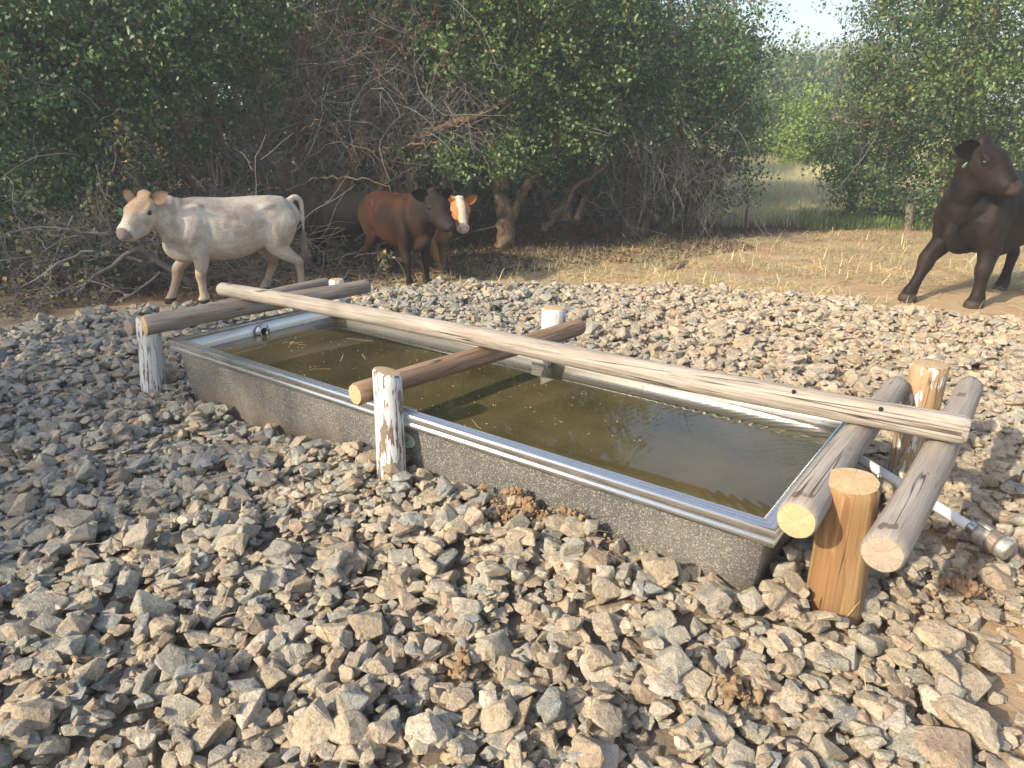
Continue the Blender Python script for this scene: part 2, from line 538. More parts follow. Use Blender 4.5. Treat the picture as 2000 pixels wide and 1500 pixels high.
M['twig_pale'] = plain('dead_grey_twig', (0.20, 0.182, 0.168), 0.85, 0, 0.2, 0.3, 3)


def blade_mat(name, stops, trans=0.2):
    return leaf_mat(name, stops, trans, 0.7)


M['straw'] = blade_mat('straw', [(0, (0.48, 0.36, 0.19)), (0.5, (0.68, 0.55, 0.33)), (1, (0.82, 0.72, 0.50))])
M['meadow'] = blade_mat('meadow_grass', [(0, (0.32, 0.34, 0.17)), (0.5, (0.48, 0.46, 0.27)), (1, (0.64, 0.57, 0.36))])
M['weed'] = blade_mat('green_weeds', [(0, (0.10, 0.17, 0.055)), (0.6, (0.18, 0.27, 0.09)), (1, (0.34, 0.36, 0.15))])
M['drygreen'] = blade_mat('grey_green_grass', [(0, (0.17, 0.17, 0.10)), (0.6, (0.27, 0.26, 0.17)), (1, (0.40, 0.36, 0.24))])
M['hill'] = plain('far_hill', (0.24, 0.225, 0.20), 0.95, 0, 0.1, 0.2, 0.06)
M['wood_dead'] = bark_mat('dead_wood', (0.14, 0.10, 0.07), (0.24, 0.18, 0.13), (0.06, 0.04, 0.03))
M['steel_post'] = plain('rusty_post', (0.10, 0.075, 0.055), 0.8, 0.2)

# ------------------------------------------------------------------ the lie of the land
YAW, TL, TW, TH = -0.6359, 3.686, 1.317, 0.42
TA = np.array([-2.1047, 4.2391])
UU = np.array([math.cos(YAW), math.sin(YAW)])
WW = np.array([-math.sin(YAW), math.cos(YAW)])


def tr(u, v, z=0.0):
    p = TA + UU*u + WW*v
    return np.array([p[0], p[1], z])


def to_uv(x, y):
    dx, dy = x - TA[0], y - TA[1]
    return dx*UU[0] + dy*UU[1], dx*WW[0] + dy*WW[1]


def land(x, y):
    x = np.asarray(x, float); y = np.asarray(y, float)
    z = 0.018*np.sin(1.7*x+0.6)*np.cos(1.3*y) + 0.012*np.sin(3.9*x - 2.3*y)
    u, v = to_uv(x, y)
    # stones are banked up along the near side of the trough
    bank = np.exp(-(np.minimum(v, 0)/0.38)**2)*np.clip((u-1.1)/0.7, 0, 1)*np.clip((4.1-u)/0.4, 0, 1)*(v < 0.7)
    z = z*np.clip((y-0.5)/1.5, 0.3, 1) + 0.115*bank
    z = z + np.clip(y-13, 0, 26)*0.066*np.clip((x-2.6)/1.6, 0, 1)
    # the earth drops away a little at the gravel's far left edge
    return z


def grid_axis(lo, hi, fine_lo, fine_hi, fs):
    a = list(np.arange(fine_lo, fine_hi+1e-6, fs))
    s, x = fs, fine_lo
    left = []
    while x > lo:
        s *= 1.35; x -= s; left.append(max(x, lo))
    s, x = fs, fine_hi
    while x < hi:
        s *= 1.35; x += s; a.append(min(x, hi))
    return np.array(left[::-1] + a)


gx = grid_axis(-420, 420, -9, 10, 0.12)
gy = grid_axis(-420, 420, -1, 16, 0.12)
X, Y = np.meshgrid(gx, gy)
Zg = land(X, Y)
bumpy = (Y > 6.5) & (Y < 16) & (np.abs(X) < 10)
Zg = Zg + np.where(bumpy, RNG.normal(0, 0.008, X.shape), 0)
nx, ny = len(gx), len(gy)
iu, iv = to_uv(X, Y)
ii = np.arange(nx*ny).reshape(ny, nx)
q = np.stack([ii[:-1, :-1], ii[:-1, 1:], ii[1:, 1:], ii[1:, :-1]], -1).reshape(-1, 4)
uc = (iu[:-1, :-1]+iu[1:, 1:])/2; vc = (iv[:-1, :-1]+iv[1:, 1:])/2
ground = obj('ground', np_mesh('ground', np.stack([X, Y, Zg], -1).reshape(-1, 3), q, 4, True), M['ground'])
tag(ground, kind='structure')

# a bare far hill, seen through the gap
hx = np.linspace(-60, 175, 60); hy = np.linspace(110, 190, 24)
HX, HY = np.meshgrid(hx, hy)
HZ = 17.6*np.exp(-((HX-66)/42)**2)*np.sin(np.clip((HY-110)/80, 0, 1)*PI) + 0.8*np.sin(HX*0.21)*np.sin(HY*0.13) - 0.6
ii = np.arange(HX.size).reshape(HX.shape)
q = np.stack([ii[:-1, :-1], ii[:-1, 1:], ii[1:, 1:], ii[1:, :-1]], -1).reshape(-1, 4)
hill = obj('hill', np_mesh('hill', np.stack([HX, HY, HZ], -1).reshape(-1, 3), q, 4, True), M['hill'])
tag(hill, kind='structure')

# smoky summer air
HAZE = 0.0042
hm = bpy.data.materials.new('haze_air')
hm.use_nodes = True
ht = hm.node_tree
ht.nodes.remove(ht.nodes['Principled BSDF'])
pv = ht.nodes.new('ShaderNodeVolumePrincipled')
pv.inputs['Color'].default_value = (0.84, 0.92, 1.0, 1)
pv.inputs['Density'].default_value = HAZE
pv.inputs['Anisotropy'].default_value = 0.0
ht.links.new(pv.outputs[0], ht.nodes['Material Output'].inputs['Volume'])
bm = bmesh.new()
bmesh.ops.create_cube(bm, size=1.0)
bmesh.ops.scale(bm, vec=(900, 900, 22.0), verts=bm.verts)
bmesh.ops.translate(bm, vec=(0, 0, 9.0), verts=bm.verts)
if HAZE > 0:
    hz = bm_obj('haze', bm, hm)
    tag(hz, kind='stuff')
    hz.display_type = 'WIRE'

# ------------------------------------------------------------------ the trough
trough = empty('water_trough', (TA[0], TA[1], 0), YAW)
tag(trough, 'long low metal stock trough full of brown water under a log frame', 'water trough')


def wall_mesh(length, depth0, top_z, bot_z, ins0, ins1, thick, u0, u1):
    """Wall along local x from u0 to u1 at the top; it slopes in by (ins1-ins0) to the bottom. Outer face material 0, rest 1."""
    n, k = 24, 8
    V, Fq, mi = [], [], []
    for side in (0, 1):
        for j in range(k+1):
            f = j/k
            z = top_z + (bot_z-top_z)*f
            fi = ins0 + (ins1-ins0)*f + side*thick
            sh = (ins1-ins0)*f
            if f > 0.72: sh += 0.07*((f-0.72)/0.28)**2       # rounded lower corners
            for i in range(n+1):
                x = (u0+sh) + (u1-u0-2*sh)*i/n
                bow = 0.006*math.sin(PI*i/n)*math.sin(PI*f)
                V.append((x, fi-bow, z))
    def id_(s, j, i): return s*(k+1)*(n+1) + j*(n+1) + i
    for s in (0, 1):
        for j in range(k):
            for i in range(n):
                a = [id_(s, j, i), id_(s, j+1, i), id_(s, j+1, i+1), id_(s, j, i+1)]
                Fq.append(a if s == 0 else a[::-1]); mi.append(s)
    for i in range(n):
        Fq.append([id_(0, 0, i), id_(0, 0, i+1), id_(1, 0, i+1), id_(1, 0, i)]); mi.append(1)
    for j in range(k):
        Fq.append([id_(0, j, 0), id_(1, j, 0), id_(1, j+1, 0), id_(0, j+1, 0)]); mi.append(1)
        Fq.append([id_(0, j, n), id_(0, j+1, n), id_(1, j+1, n), id_(1, j, n)]); mi.append(1)
    me = np_mesh('wall', V, Fq, 4)
    me.polygons.foreach_set('material_index', np.array(mi, np.int32))
    me.update()
    return me


def place_wall(name, u0, u1, rot, loc):
    me = wall_mesh(0, 0, 0.408, -0.12, 0.036, 0.085, 0.010, u0, u1)
    o = obj(name, me, [M['galv'], M['steel_in']], trough, loc)
    o.rotation_euler = (0, 0, rot)
    return o


place_wall('side_wall', 0.036, TL-0.036, 0, (0, 0, 0))
place_wall('side_wall', 0.036, TL-0.036, PI, (TL, TW, 0))
place_wall('end_wall', 0.036, TW-0.036, PI/2, (TL, 0, 0))
place_wall('end_wall', 0.036, TW-0.036, -PI/2, (0, TW, 0))
# ribbed rim: a profile carried round the rectangle
prof = [(0.034, 0.352), (0.0, 0.352), (0.0, 0.372), (0.004, 0.377), (0.004, 0.383), (0.0, 0.388), (0.0, 0.414), (0.003, 0.418),
        (0.010, 0.420), (0.014, 0.416), (0.020, 0.416), (0.024, 0.420), (0.030, 0.420), (0.034, 0.416), (0.040, 0.416),
        (0.044, 0.420), (0.052, 0.420), (0.058, 0.417), (0.060, 0.410), (0.049, 0.406), (0.035, 0.404)]
V, Fq = [], []
for ins, z in prof:
    for (sx, sy) in ((0, 0), (1, 0), (1, 1), (0, 1)):
        V.append((ins + sx*(TL-2*ins), ins + sy*(TW-2*ins), z))
npf = len(prof)
for i in range(npf):
    j = (i+1) % npf
    for k in range(4):
        l = (k+1) % 4
        Fq.append([i*4+k, i*4+l, j*4+l, j*4+k][::-1])
rim = obj('rim', np_mesh('rim', V, Fq, 4), M['steel_rim'], trough)
bm = bmesh.new()
bmesh.ops.create_cube(bm, size=1)
bmesh.ops.scale(bm, vec=(TL-0.26, TW-0.26, 0.01), verts=bm.verts)
bmesh.ops.translate(bm, vec=(TL/2, TW/2, -0.11), verts=bm.verts)
bm_obj('floor_plate', bm, M['steel_in'], trough)


def box_bm(bm, x0, x1, y0, y1, z0, z1):
    r = bmesh.ops.create_cube(bm, size=1)
    bmesh.ops.scale(bm, vec=(x1-x0, y1-y0, z1-z0), verts=r['verts'])
    bmesh.ops.translate(bm, vec=((x0+x1)/2, (y0+y1)/2, (z0+z1)/2), verts=r['verts'])
    return r['verts']


# brace plate half way along the far side and at the near side
for yb in (1, 0):
    bm = bmesh.new()
    vs = box_bm(bm, 1.86, 1.99, TW-0.105 if yb else 0.065, TW-0.065 if yb else 0.105, 0.10, 0.403)
    for v in vs:
        if v.co.z < 0.2: v.co.x = 1.925 + (v.co.x-1.925)*0.55
    bmesh.ops.bevel(bm, geom=bm.edges[:], offset=0.004, segments=1, affect='EDGES')
    bm_obj('brace', bm, M['steel_in'], trough)


def ring_bm(bm, prof_rz, n=28):
    rings = []
    for (r, z) in prof_rz:
        rings.append([bm.verts.new((r*math.cos(2*PI*i/n), r*math.sin(2*PI*i/n), z)) for i in range(n)])
    for a, b in zip(rings[:-1], rings[1:]):
        for i in range(n):
            bm.faces.new((a[i], a[(i+1) % n], b[(i+1) % n], b[i]))
    return rings


# overflow fitting high on the left end wall
bm = bmesh.new()
rg = ring_bm(bm, [(0.052, 0.0), (0.052, 0.012), (0.047, 0.018), (0.036, 0.020), (0.033, 0.026), (0.026, 0.026), (0.024, 0.004)])
fit = bm_obj('overflow_fitting', bm, M['chrome'], trough, True)
fit.location = (0.062, 0.615, 0.345)
fit.rotation_euler = (0, PI/2, 0)
bm = bmesh.new()
bmesh.ops.create_circle(bm, cap_ends=True, radius=0.0245, segments=24)
hole = bm_obj('hole', bm, M['black'], fit)
hole.location = (0, 0, 0.005)
# oval maker's plate on the near side
bm = bmesh.new()
r_ = bmesh.ops.create_cone(bm, cap_ends=True, radius1=1, radius2=0.96, depth=0.006, segments=32)
bmesh.ops.scale(bm, vec=(0.068, 0.044, 1), verts=bm.verts)
plate = bm_obj('plate', bm, M['badge'], trough)
plate.location = (1.955, 0.041, 0.262)
plate.rotation_euler = (math.radians(90+8), 0, 0)
bm = bmesh.new()
for (xa, ya, xb, yb, w_) in ((-.03, .012, .005, .026, .004), (-.012, -.008, .0, .018, .005), (.0, -.012, .012, .016, .005), (.012, -.010, .026, .006, .005),
                             (-.036, -.02, .03, -.02, .003), (.018, .014, .04, .010, .003)):
    d = Vector((xb-xa, yb-ya, 0)); nrm = Vector((-d.y, d.x, 0)).normalized()*w_/2
    p, q_ = Vector((xa, ya, 0.0042)), Vector((xb, yb, 0.0042))
    bm.faces.new([bm.verts.new(p-nrm), bm.verts.new(q_-nrm), bm.verts.new(q_+nrm), bm.verts.new(p+nrm)])
mk = bm_obj('print', bm, M['badge_ink'], plate)
# water
wz = 0.325
n_u, n_v = 40, 16
V = [(0.052 + (TL-0.104)*i/n_u, 0.052+(TW-0.104)*j/n_v, 0) for j in range(n_v+1) for i in range(n_u+1)]
Fq = [[j*(n_u+1)+i, j*(n_u+1)+i+1, (j+1)*(n_u+1)+i+1, (j+1)*(n_u+1)+i] for j in range(n_v) for i in range(n_u)]
water = obj('water', np_mesh('water', V, Fq, 4, True), M['water'], None, (TA[0], TA[1], wz))
water.rotation_euler = (0, 0, YAW)
tag(water, kind='structure')
# bits of hay and duckweed afloat
V, Fq = [], []
def quad_strip(p, q_, w_):
    d = np.array(q_)-np.array(p); L_ = np.linalg.norm(d[:2])+1e-9
    nn = np.array([-d[1], d[0], 0])/L_*w_/2
    b = len(V)
    V.extend([np.array(p)-nn, np.array(q_)-nn, np.array(q_)+nn, np.array(p)+nn])
    Fq.append([b, b+1, b+2, b+3])
rl = np.random.default_rng(3)
for k in range(150):
    u = 0.15 + rl.beta(1.2, 1.5)*(TL-0.9); v = rl.uniform(0.12, TW-0.12)
    p = tr(u, v, wz+0.003); s = rl.uniform(0.003, 0.009); a = rl.uniform(0, PI)
    quad_strip(p, p+np.array([math.cos(a)*s, math.sin(a)*s, 0.001]), s*0.7)
for k in range(11):
    u = rl.uniform(0.3, TL-0.8); v = rl.uniform(0.15, TW-0.15); a = rl.uniform(0, PI)
    p = tr(u, v, wz+0.004); prev = p
    for s in range(3):
        a += rl.normal(0, 0.25)
        nxt = prev + np.array([math.cos(a), math.sin(a), 0])*rl.uniform(0.02, 0.06)
        quad_strip(prev, nxt, 0.003); prev = nxt
for (ua, va, ub, vb) in ((0.38, 0.62, 0.43, 0.56), (0.40, 0.60, 0.46, 0.64), (0.36, 0.55, 0.40, 0.62), (0.60, 0.88, 0.80, 0.94), (2.45, 0.2, 2.62, 0.16)):
    quad_strip(tr(ua, va, wz+0.005), tr(ub, vb, wz+0.006), 0.004)
deb = obj('floating_debris', np_mesh('floating_debris', V, Fq, 4), M['straw'])
tag(deb, kind='stuff')

# ------------------------------------------------------------------ logs and posts


def log_bm(length, r0, r1, seed, sides=36, step=0.045, bend=0.0, rough=0.03, bevel=0.012):
    """Log along +z from 0 to length; slightly crooked and out of round. Open ends are capped by cut_end discs."""
    rs = max(10, int(length/step))
    V, Fq = [], []
    zs = [0.0, bevel] + list(np.linspace(bevel, length-bevel, rs)[1:-1]) + [length-bevel, length]
    for j, z in enumerate(zs):
        f = z/length
        r = r0 + (r1-r0)*f
        cx = bend*math.sin(PI*f) + 0.006*mnoise.noise((z*1.1, seed*3.1, 0.3))
        cy = 0.5*bend*math.sin(2*PI*f) + 0.006*mnoise.noise((z*1.1, seed*5.3, 7.3))
        if j in (0, len(zs)-1): r -= bevel*0.55
        for i in range(sides):
            a = 2*PI*i/sides
            n1 = mnoise.noise((math.cos(a)*1.1+seed, math.sin(a)*1.1, z*0.9))
            n2 = mnoise.noise((math.cos(a)*4+seed, math.sin(a)*4, z*2.2))
            n3 = mnoise.noise((math.cos(a)*9+seed, math.sin(a)*9, z*0.8))
            rr = r*(1 + rough*1.3*n1 + rough*0.8*n2 + rough*0.55*n3)
            V.append((cx+rr*math.cos(a), cy+rr*math.sin(a), z))
    m = len(zs)
    for j in range(m-1):
        for i in range(sides):
            k = (i+1) % sides
            Fq.append([j*sides+i, j*sides+k, (j+1)*sides+k, (j+1)*sides+i])
    return V, Fq, m, sides


def make_log(name, P, Q, r0, r1, seed, mat, ends, label, cat, group=None, bend=0.0, rough=0.03, holes=(), tilt=(0, 0), bevel=0.012):
    P, Q = Vector(P), Vector(Q)
    d = Q-P
    L_ = d.length
    root = bpy.data.objects.new(name, None)
    COL.objects.link(root)
    root.location = P
    root.rotation_mode = 'QUATERNION'
    root.rotation_quaternion = d.to_track_quat('Z', 'Y')
    tag(root, label, cat, group)
    V, Fq, m, sides = log_bm(L_, r0, r1, seed, bend=bend, rough=rough, bevel=bevel)
    V = [list(v) for v in V]
    if tilt[1]:                                                  # sawn aslant at the far end
        for i in range((m-3)*sides, m*sides):
            V[i][2] += tilt[1]*V[i][0]
    shaft = obj('shaft', np_mesh('shaft', V, Fq, 4, True), mat, root)
    for e, jrow in ((0, 0), (1, m-1)):
        if ends[e] is None: continue
        rim_ = [V[jrow*sides+i] for i in range(sides)]
        c = np.mean(rim_, axis=0)
        Vd = [tuple(np.array(p)-c) for p in rim_] + [tuple(0.55*(np.array(p)-c)+np.array([0, 0, (0.002 if e else -0.002)])) for p in rim_] + [(0, 0, 0.003 if e else -0.003)]
        Fd, cnt = [], []
        for i in range(sides):
            k = (i+1) % sides
            f4 = [i, k, sides+k, sides+i]; f3 = [sides+i, sides+k, 2*sides]
            if e == 0: f4, f3 = f4[::-1], f3[::-1]
            Fd += f4 + f3; cnt += [4, 3]
        obj('cut_end', np_mesh('cut_end', Vd, Fd, cnt, True), ends[e], root, tuple(c))
    for (z, ang) in holes:
        bm = bmesh.new()
        bmesh.ops.create_cone(bm, cap_ends=True, radius1=0.008, radius2=0.008, depth=0.008, segments=14)
        h = bm_obj('bolt_hole', bm, M['black'], root)
        rr = r0 + (r1-r0)*z/L_
        h.location = (rr*0.985*math.cos(ang), rr*0.985*math.sin(ang), z)
        h.rotation_mode = 'QUATERNION'
        h.rotation_quaternion = Vector((math.cos(ang), math.sin(ang), 0)).to_track_quat('Z', 'Y')
    return root


EF, EO = M['end_fresh'], M['end_old']
# six posts: (foot, top)
PG, RG, TG = None, None, None
make_log('fence_post', tr(-0.27, -0.02, -0.12), tr(-0.28, 0.04, 0.505), 0.077, 0.072, 1.0, M['post_left'], (None, EF),
         'thick white painted post with cracked paint at the shaded left corner of the trough', 'post', rough=0.06)
make_log('fence_post', tr(1.975, -0.075, -0.10), tr(1.95, -0.04, 0.622), 0.069, 0.065, 2.0, M['post_mid'], (None, EF),
         'post with streaky flaking white paint standing before the middle of the long near side', 'post', rough=0.05, tilt=(0, 0.25))
make_log('fence_post', tr(3.865, 0.215, -0.12), tr(3.85, 0.215, 0.560), 0.098, 0.089, 3.0, M['post_orange'], (None, EF),
         'fresh orange brown pine post in front between two grey log ends', 'post', rough=0.03, tilt=(0, -0.12))
make_log('fence_post', tr(-0.25, 1.54, -0.10), tr(-0.25, 1.54, 0.515), 0.060, 0.058, 4.0, M['post_back'], (None, EF),
         'short post top behind the two dark logs near the white calf', 'post', rough=0.03)
make_log('fence_post', tr(1.84, 1.48, -0.10), tr(1.84, 1.48, 0.605), 0.078, 0.075, 5.0, M['post_back'], (None, EF),
         'post with white and bare brown stripes standing before the sunlit gravel behind the long log', 'post', rough=0.03)
make_log('fence_post', tr(3.86, 1.61, -0.10), tr(3.875, 1.63, 0.605), 0.086, 0.081, 6.0, M['post_flake'], (None, EF),
         'fat brown post with white paint flecks at the far right corner of the trough', 'post', rough=0.03)
# rails across the trough, then the long log on top
make_log('cross_rail', tr(-0.125, -0.07, 0.50), tr(0.13, 1.52, 0.515), 0.062, 0.052, 11.0, M['log_dark'], (EF, EO),
         'dark cross rail with a yellow cut end beside the white painted post', 'log rail', bend=0.012, holes=((0.17, -1.7), (1.43, -1.5)))
make_log('cross_rail', tr(-0.42, -0.03, 0.43), tr(-0.51, 1.665, 0.43), 0.055, 0.048, 12.0, M['log_dark'], (EO, EO),
         'grey cross rail with a weathered end behind the white painted post', 'log rail', bend=-0.012)
make_log('cross_rail', tr(1.835, -0.137, 0.51), tr(2.00, 1.54, 0.500), 0.052, 0.052, 13.0, M['log_brown'], (EF, EO),
         'brown barked cross rail over the middle of the trough', 'log rail', bend=0.01, holes=((1.60, -1.3),))
make_log('cross_rail', tr(3.757, -0.05, 0.50), tr(3.765, 1.53, 0.50), 0.064, 0.053, 14.0, M['log_grey'], (EF, EO),
         'grey cross rail with a fresh yellow cut end just left of the orange post', 'log rail', bend=0.01, rough=0.025)
make_log('cross_rail', tr(4.008, -0.09, 0.50), tr(4.045, 1.70, 0.505), 0.062, 0.056, 15.0, M['log_grey'], (EO, EO),
         'stained grey cross rail with a grey sawn end just right of the orange post', 'log rail', bend=-0.012, rough=0.03)
make_log('top_rail', tr(-0.25, 0.54, 0.606), tr(4.1155, 0.77, 0.616), 0.046, 0.055, 16.0, M['log_top'], (EF, EO),
         'long pale weathered log laid lengthwise over all the cross rails', 'log rail', bend=0.015, rough=0.03,
         holes=((3.76, 2.3), (4.08, 2.4)), bevel=0.02)
# bolt sticking out between the right-hand rails
b0 = Vector(tr(3.80, 0.60, 0.435)); b1 = Vector(tr(3.885, 0.60, 0.43))
bolt = bpy.data.objects.new('bolt', None); COL.objects.link(bolt)
bolt.location = b0; bolt.rotation_mode = 'QUATERNION'; bolt.rotation_quaternion = (b1-b0).to_track_quat('Z', 'Y')
tag(bolt, 'thin steel bolt with a washer sticking out of the grey rail by the pipe', 'bolt')
bm = bmesh.new(); bmesh.ops.create_cone(bm, cap_ends=True, radius1=0.005, radius2=0.005, depth=0.1, segments=10)
s_ = bm_obj('shank', bm, M['bolt'], bolt, True); s_.location = (0, 0, 0.03)
bm = bmesh.new(); bmesh.ops.create_cone(bm, cap_ends=True, radius1=0.014, radius2=0.014, depth=0.004, segments=18)
s_ = bm_obj('washer', bm, M['bolt'], bolt); s_.location = (0, 0, 0.076)

# ------------------------------------------------------------------ white feed pipe with its coupling
p0, p1 = Vector(tr(3.60, 1.235, 0.255)), Vector(tr(4.285, 0.92, 0.135))
pipe = bpy.data.objects.new('feed_pipe', None); COL.objects.link(pipe)
pipe.location = p0; pipe.rotation_mode = 'QUATERNION'; pipe.rotation_quaternion = (p1-p0).to_track_quat('Z', 'Y')
tag(pipe, 'white plastic pipe leading out of the trough to a worn metal coupling on the gravel', 'pipe')
PLEN = (p1-p0).length


def turned(name, prof_rz, mat, parent, n=24):
    bm = bmesh.new()
    rings = ring_bm(bm, prof_rz, n)
    bm.faces.new(rings[0][::-1]); bm.faces.new(rings[-1])
    return bm_obj(name, bm, mat, parent)


for f in (turned('tube', [(0.0215, 0), (0.0215, PLEN-0.10)], M['pvc'], pipe),): pass
for pl in pipe.children[0].data.polygons: pl.use_smooth = len(pl.vertices) == 4
turned('collar', [(0.023, PLEN-0.115), (0.026, PLEN-0.11), (0.026, PLEN-0.085), (0.022, PLEN-0.08)], M['chrome'], pipe)
turned('coupling', [(0.028, PLEN-0.085), (0.040, PLEN-0.078), (0.043, PLEN-0.07), (0.043, PLEN-0.032), (0.040, PLEN-0.028)], M['fitting'], pipe)
turned('ring', [(0.042, PLEN-0.028), (0.047, PLEN-0.024), (0.047, PLEN+0.006), (0.043, PLEN+0.010)], M['fitting_dark'], pipe)
turned('cap', [(0.041, PLEN+0.010), (0.045, PLEN+0.016), (0.044, PLEN+0.044), (0.040, PLEN+0.05), (0.030, PLEN+0.051)], M['fitting'], pipe)
for sgn in (-1, 1):
    bm = bmesh.new()
    box_bm(bm, 0.040, 0.056, -0.009, 0.009, PLEN-0.085, PLEN-0.03)
    bmesh.ops.bevel(bm, geom=bm.edges[:], offset=0.003, segments=1, affect='EDGES')
    lv = bm_obj('lever', bm, M['fitting'], pipe)
    lv.rotation_euler = (0, 0, sgn*PI/2 + 0.3)

# ------------------------------------------------------------------ crushed rock
PROTO = bpy.data.collections.new('rock_shapes')               # not linked to the scene: only a source of shapes
SHAPES = [('blocky', (1.0, 0.82, 0.66)), ('blocky', (1.0, 0.9, 0.75)), ('blocky', (1.0, 0.75, 0.7)),
          ('wedge-shaped', (1.0, 0.72, 0.5)), ('wedge-shaped', (1.0, 0.66, 0.55)), ('wedge-shaped', (1.0, 0.8, 0.5)),
          ('flat', (1.0, 0.78, 0.34)), ('flat', (1.0, 0.7, 0.40)), ('long', (1.0, 0.52, 0.42)), ('long', (1.0, 0.58, 0.5))]
TONES = [('blue-grey', 'rock_blue'), ('grey', 'rock_grey'), ('tan', 'rock_tan'), ('brown', 'rock_brown'), ('pale', 'rock_pale')]


def rock_geo(seed, dims, kind, fine):
    r = random.Random(seed)
    bm = bmesh.new()
    pts = []
    n = r.randint(11, 16)
    for k in range(n):
        v = Vector((r.gauss(0, 1), r.gauss(0, 1), r.gauss(0, 1))).normalized()
        c = max(abs(v.x), abs(v.y), abs(v.z))
        v = v.lerp(v/c, 0.45)*r.uniform(0.86, 1.04)
        if kind == 'wedge-shaped': v.z *= 0.55 + 0.45*(v.x+1)/2*1.4
        pts.append(Vector((v.x*dims[0], v.y*dims[1], v.z*dims[2])))
    vs = [bm.verts.new(p) for p in pts]
    res = bmesh.ops.convex_hull(bm, input=vs)
    kill = [g for g in res['geom_interior'] + res['geom_unused'] if isinstance(g, bmesh.types.BMVert)]
    if kill: bmesh.ops.delete(bm, geom=list(set(kill)), context='VERTS')
    bmesh.ops.dissolve_limit(bm, angle_limit=math.radians(16), verts=bm.verts, edges=bm.edges)
    bmesh.ops.bevel(bm, geom=bm.edges[:], offset=0.055, segments=1, affect='EDGES', clamp_overlap=True)
    bmesh.ops.triangulate(bm, faces=bm.faces[:])
    if fine:
        bmesh.ops.subdivide_edges(bm, edges=[e for e in bm.edges if e.calc_length() > 0.28], cuts=1, use_grid_fill=False)
        bmesh.ops.triangulate(bm, faces=bm.faces[:])
        for v in bm.verts:
            nn = mnoise.noise(v.co*2.6 + Vector((seed, 0, 0)))*0.07 + mnoise.noise(v.co*6.0 + Vector((0, seed, 0)))*0.03
            v.co += v.co.normalized()*nn
    me = bpy.data.meshes.new('rock')
    bm.normal_update(); bm.to_mesh(me); bm.free()
    return me


ROCK = {}                                                     # (shape, tone) -> mesh
PIDX = {}
for si, (kind, dims) in enumerate(SHAPES):
    base = rock_geo(100+si*7, dims, kind, True)
    for ti, (tn, mk_) in enumerate(TONES):
        me = base.copy()
        me.materials.append(M[mk_])
        ROCK[(si, ti)] = me
        o = bpy.data.objects.new('%03d' % (si*len(TONES)+ti), me)
        PROTO.objects.link(o)
        PIDX[(si, ti)] = si*len(TONES)+ti

# far edge of the gravel, from left to right
EDGE = np.array([(-9, 4.0), (-4.9, 5.2), (-4.15, 5.75), (-3.75, 6.40), (-3.2, 6.72), (-2.27, 7.14), (-1.61, 7.42), (-0.84, 7.75), (0.34, 7.81), (1.41, 7.72),
                 (2.67, 7.33), (3.56, 6.92), (4.13, 6.55), (4.8, 6.2), (9, 5.0)])
HG, HX0, HY0 = 0.02, -6.0, 0.4
HNX, HNY = int(12.2/HG), int(8.0/HG)
hgx, hgy = np.meshgrid(HX0+HG*np.arange(HNX), HY0+HG*np.arange(HNY))
HF = land(hgx, hgy)
rr_ = np.random.default_rng(11)


def gravel_ok(x, y):
    if y > np.interp(x, EDGE[:, 0], EDGE[:, 1]) + rr_.normal(0, 0.09): return False
    u, v = to_uv(x, y)
    if 0.03 < u < TL-0.03 and 0.05 < v < TW-0.05: return False
    return True


def bare(x, y):
    """How bare of stones the earth is there (0..1): the trodden corner at the lower right and the far right."""
    b = np.clip((x-1.32-0.10*(y-1.8))/0.2, 0, 1)*np.clip((2.15-y)/0.25, 0, 1)*0.95
    b = max(b, np.clip((x-2.1)/1.5, 0, 1)*np.clip((4.2-y)/1.0, 0, 1)*0.45)
    return b


POSTS_UV = [(-0.27, 0.0, .08), (1.97, -0.07, .07), (3.86, 0.215, .10), (-0.25, 1.54, .06), (1.84, 1.48, .08), (3.865, 1.61, .085)]
rocks = []                                                    # x, y, z, scale, euler, shape, tone


def settle(x, y, s, dims, tilt, lift=0.0, bed=0.22):
    rad = s*0.8
    i0, i1 = int((x-rad-HX0)/HG), int((x+rad-HX0)/HG)+1
    j0, j1 = int((y-rad-HY0)/HG), int((y+rad-HY0)/HG)+1
    if i0 < 0 or j0 < 0 or i1 > HNX or j1 > HNY: return float(land(x, y))
    win = HF[j0:j1, i0:i1]
    d2 = ((hgx[j0:j1, i0:i1]-x)**2 + (hgy[j0:j1, i0:i1]-y)**2)/rad**2
    m = d2 < 1
    if not m.any(): return float(land(x, y))
    g = win[m]
    c = s*(dims[2] + tilt*(1-dims[2])*0.55)
    z = g.mean()*0.86 + g.max()*0.14 + c*bed + lift
    top = z + c*np.sqrt(np.clip(1-d2*0.9, 0, 1))*0.82
    ground_cap = land(x, y) + 0.10
    win[m] = np.maximum(win[m], np.minimum(top[m], ground_cap))
    return float(z)


def tone_for(x, y):
    left = np.clip((0.2 - x + 0.6*(y-3))/2.2, 0, 1)*np.clip((0.9-x)/0.8, 0, 1)  # cool shade put into the stone colours: more blue-grey where the gravel is shaded
    far = np.clip((y-4.5)/2, 0, 1)
    p = np.array([0.06+0.38*left, 0.22+0.22*left, 0.50-0.30*left+0.03*far, 0.12-0.03*left, 0.10-0.04*left])
    if x > 1.3: p += np.array([-0.1, -0.12, 0.16, 0.08, 0])
    p = np.clip(p, 0.01, 1)
    return int(rr_.choice(5, p=p/p.sum()))


def in_view(x, y, m=0.7):
    if y < 0.9 or y > 8.4: return False
    return abs(x) < 0.735*(y*0.94+0.55) + m


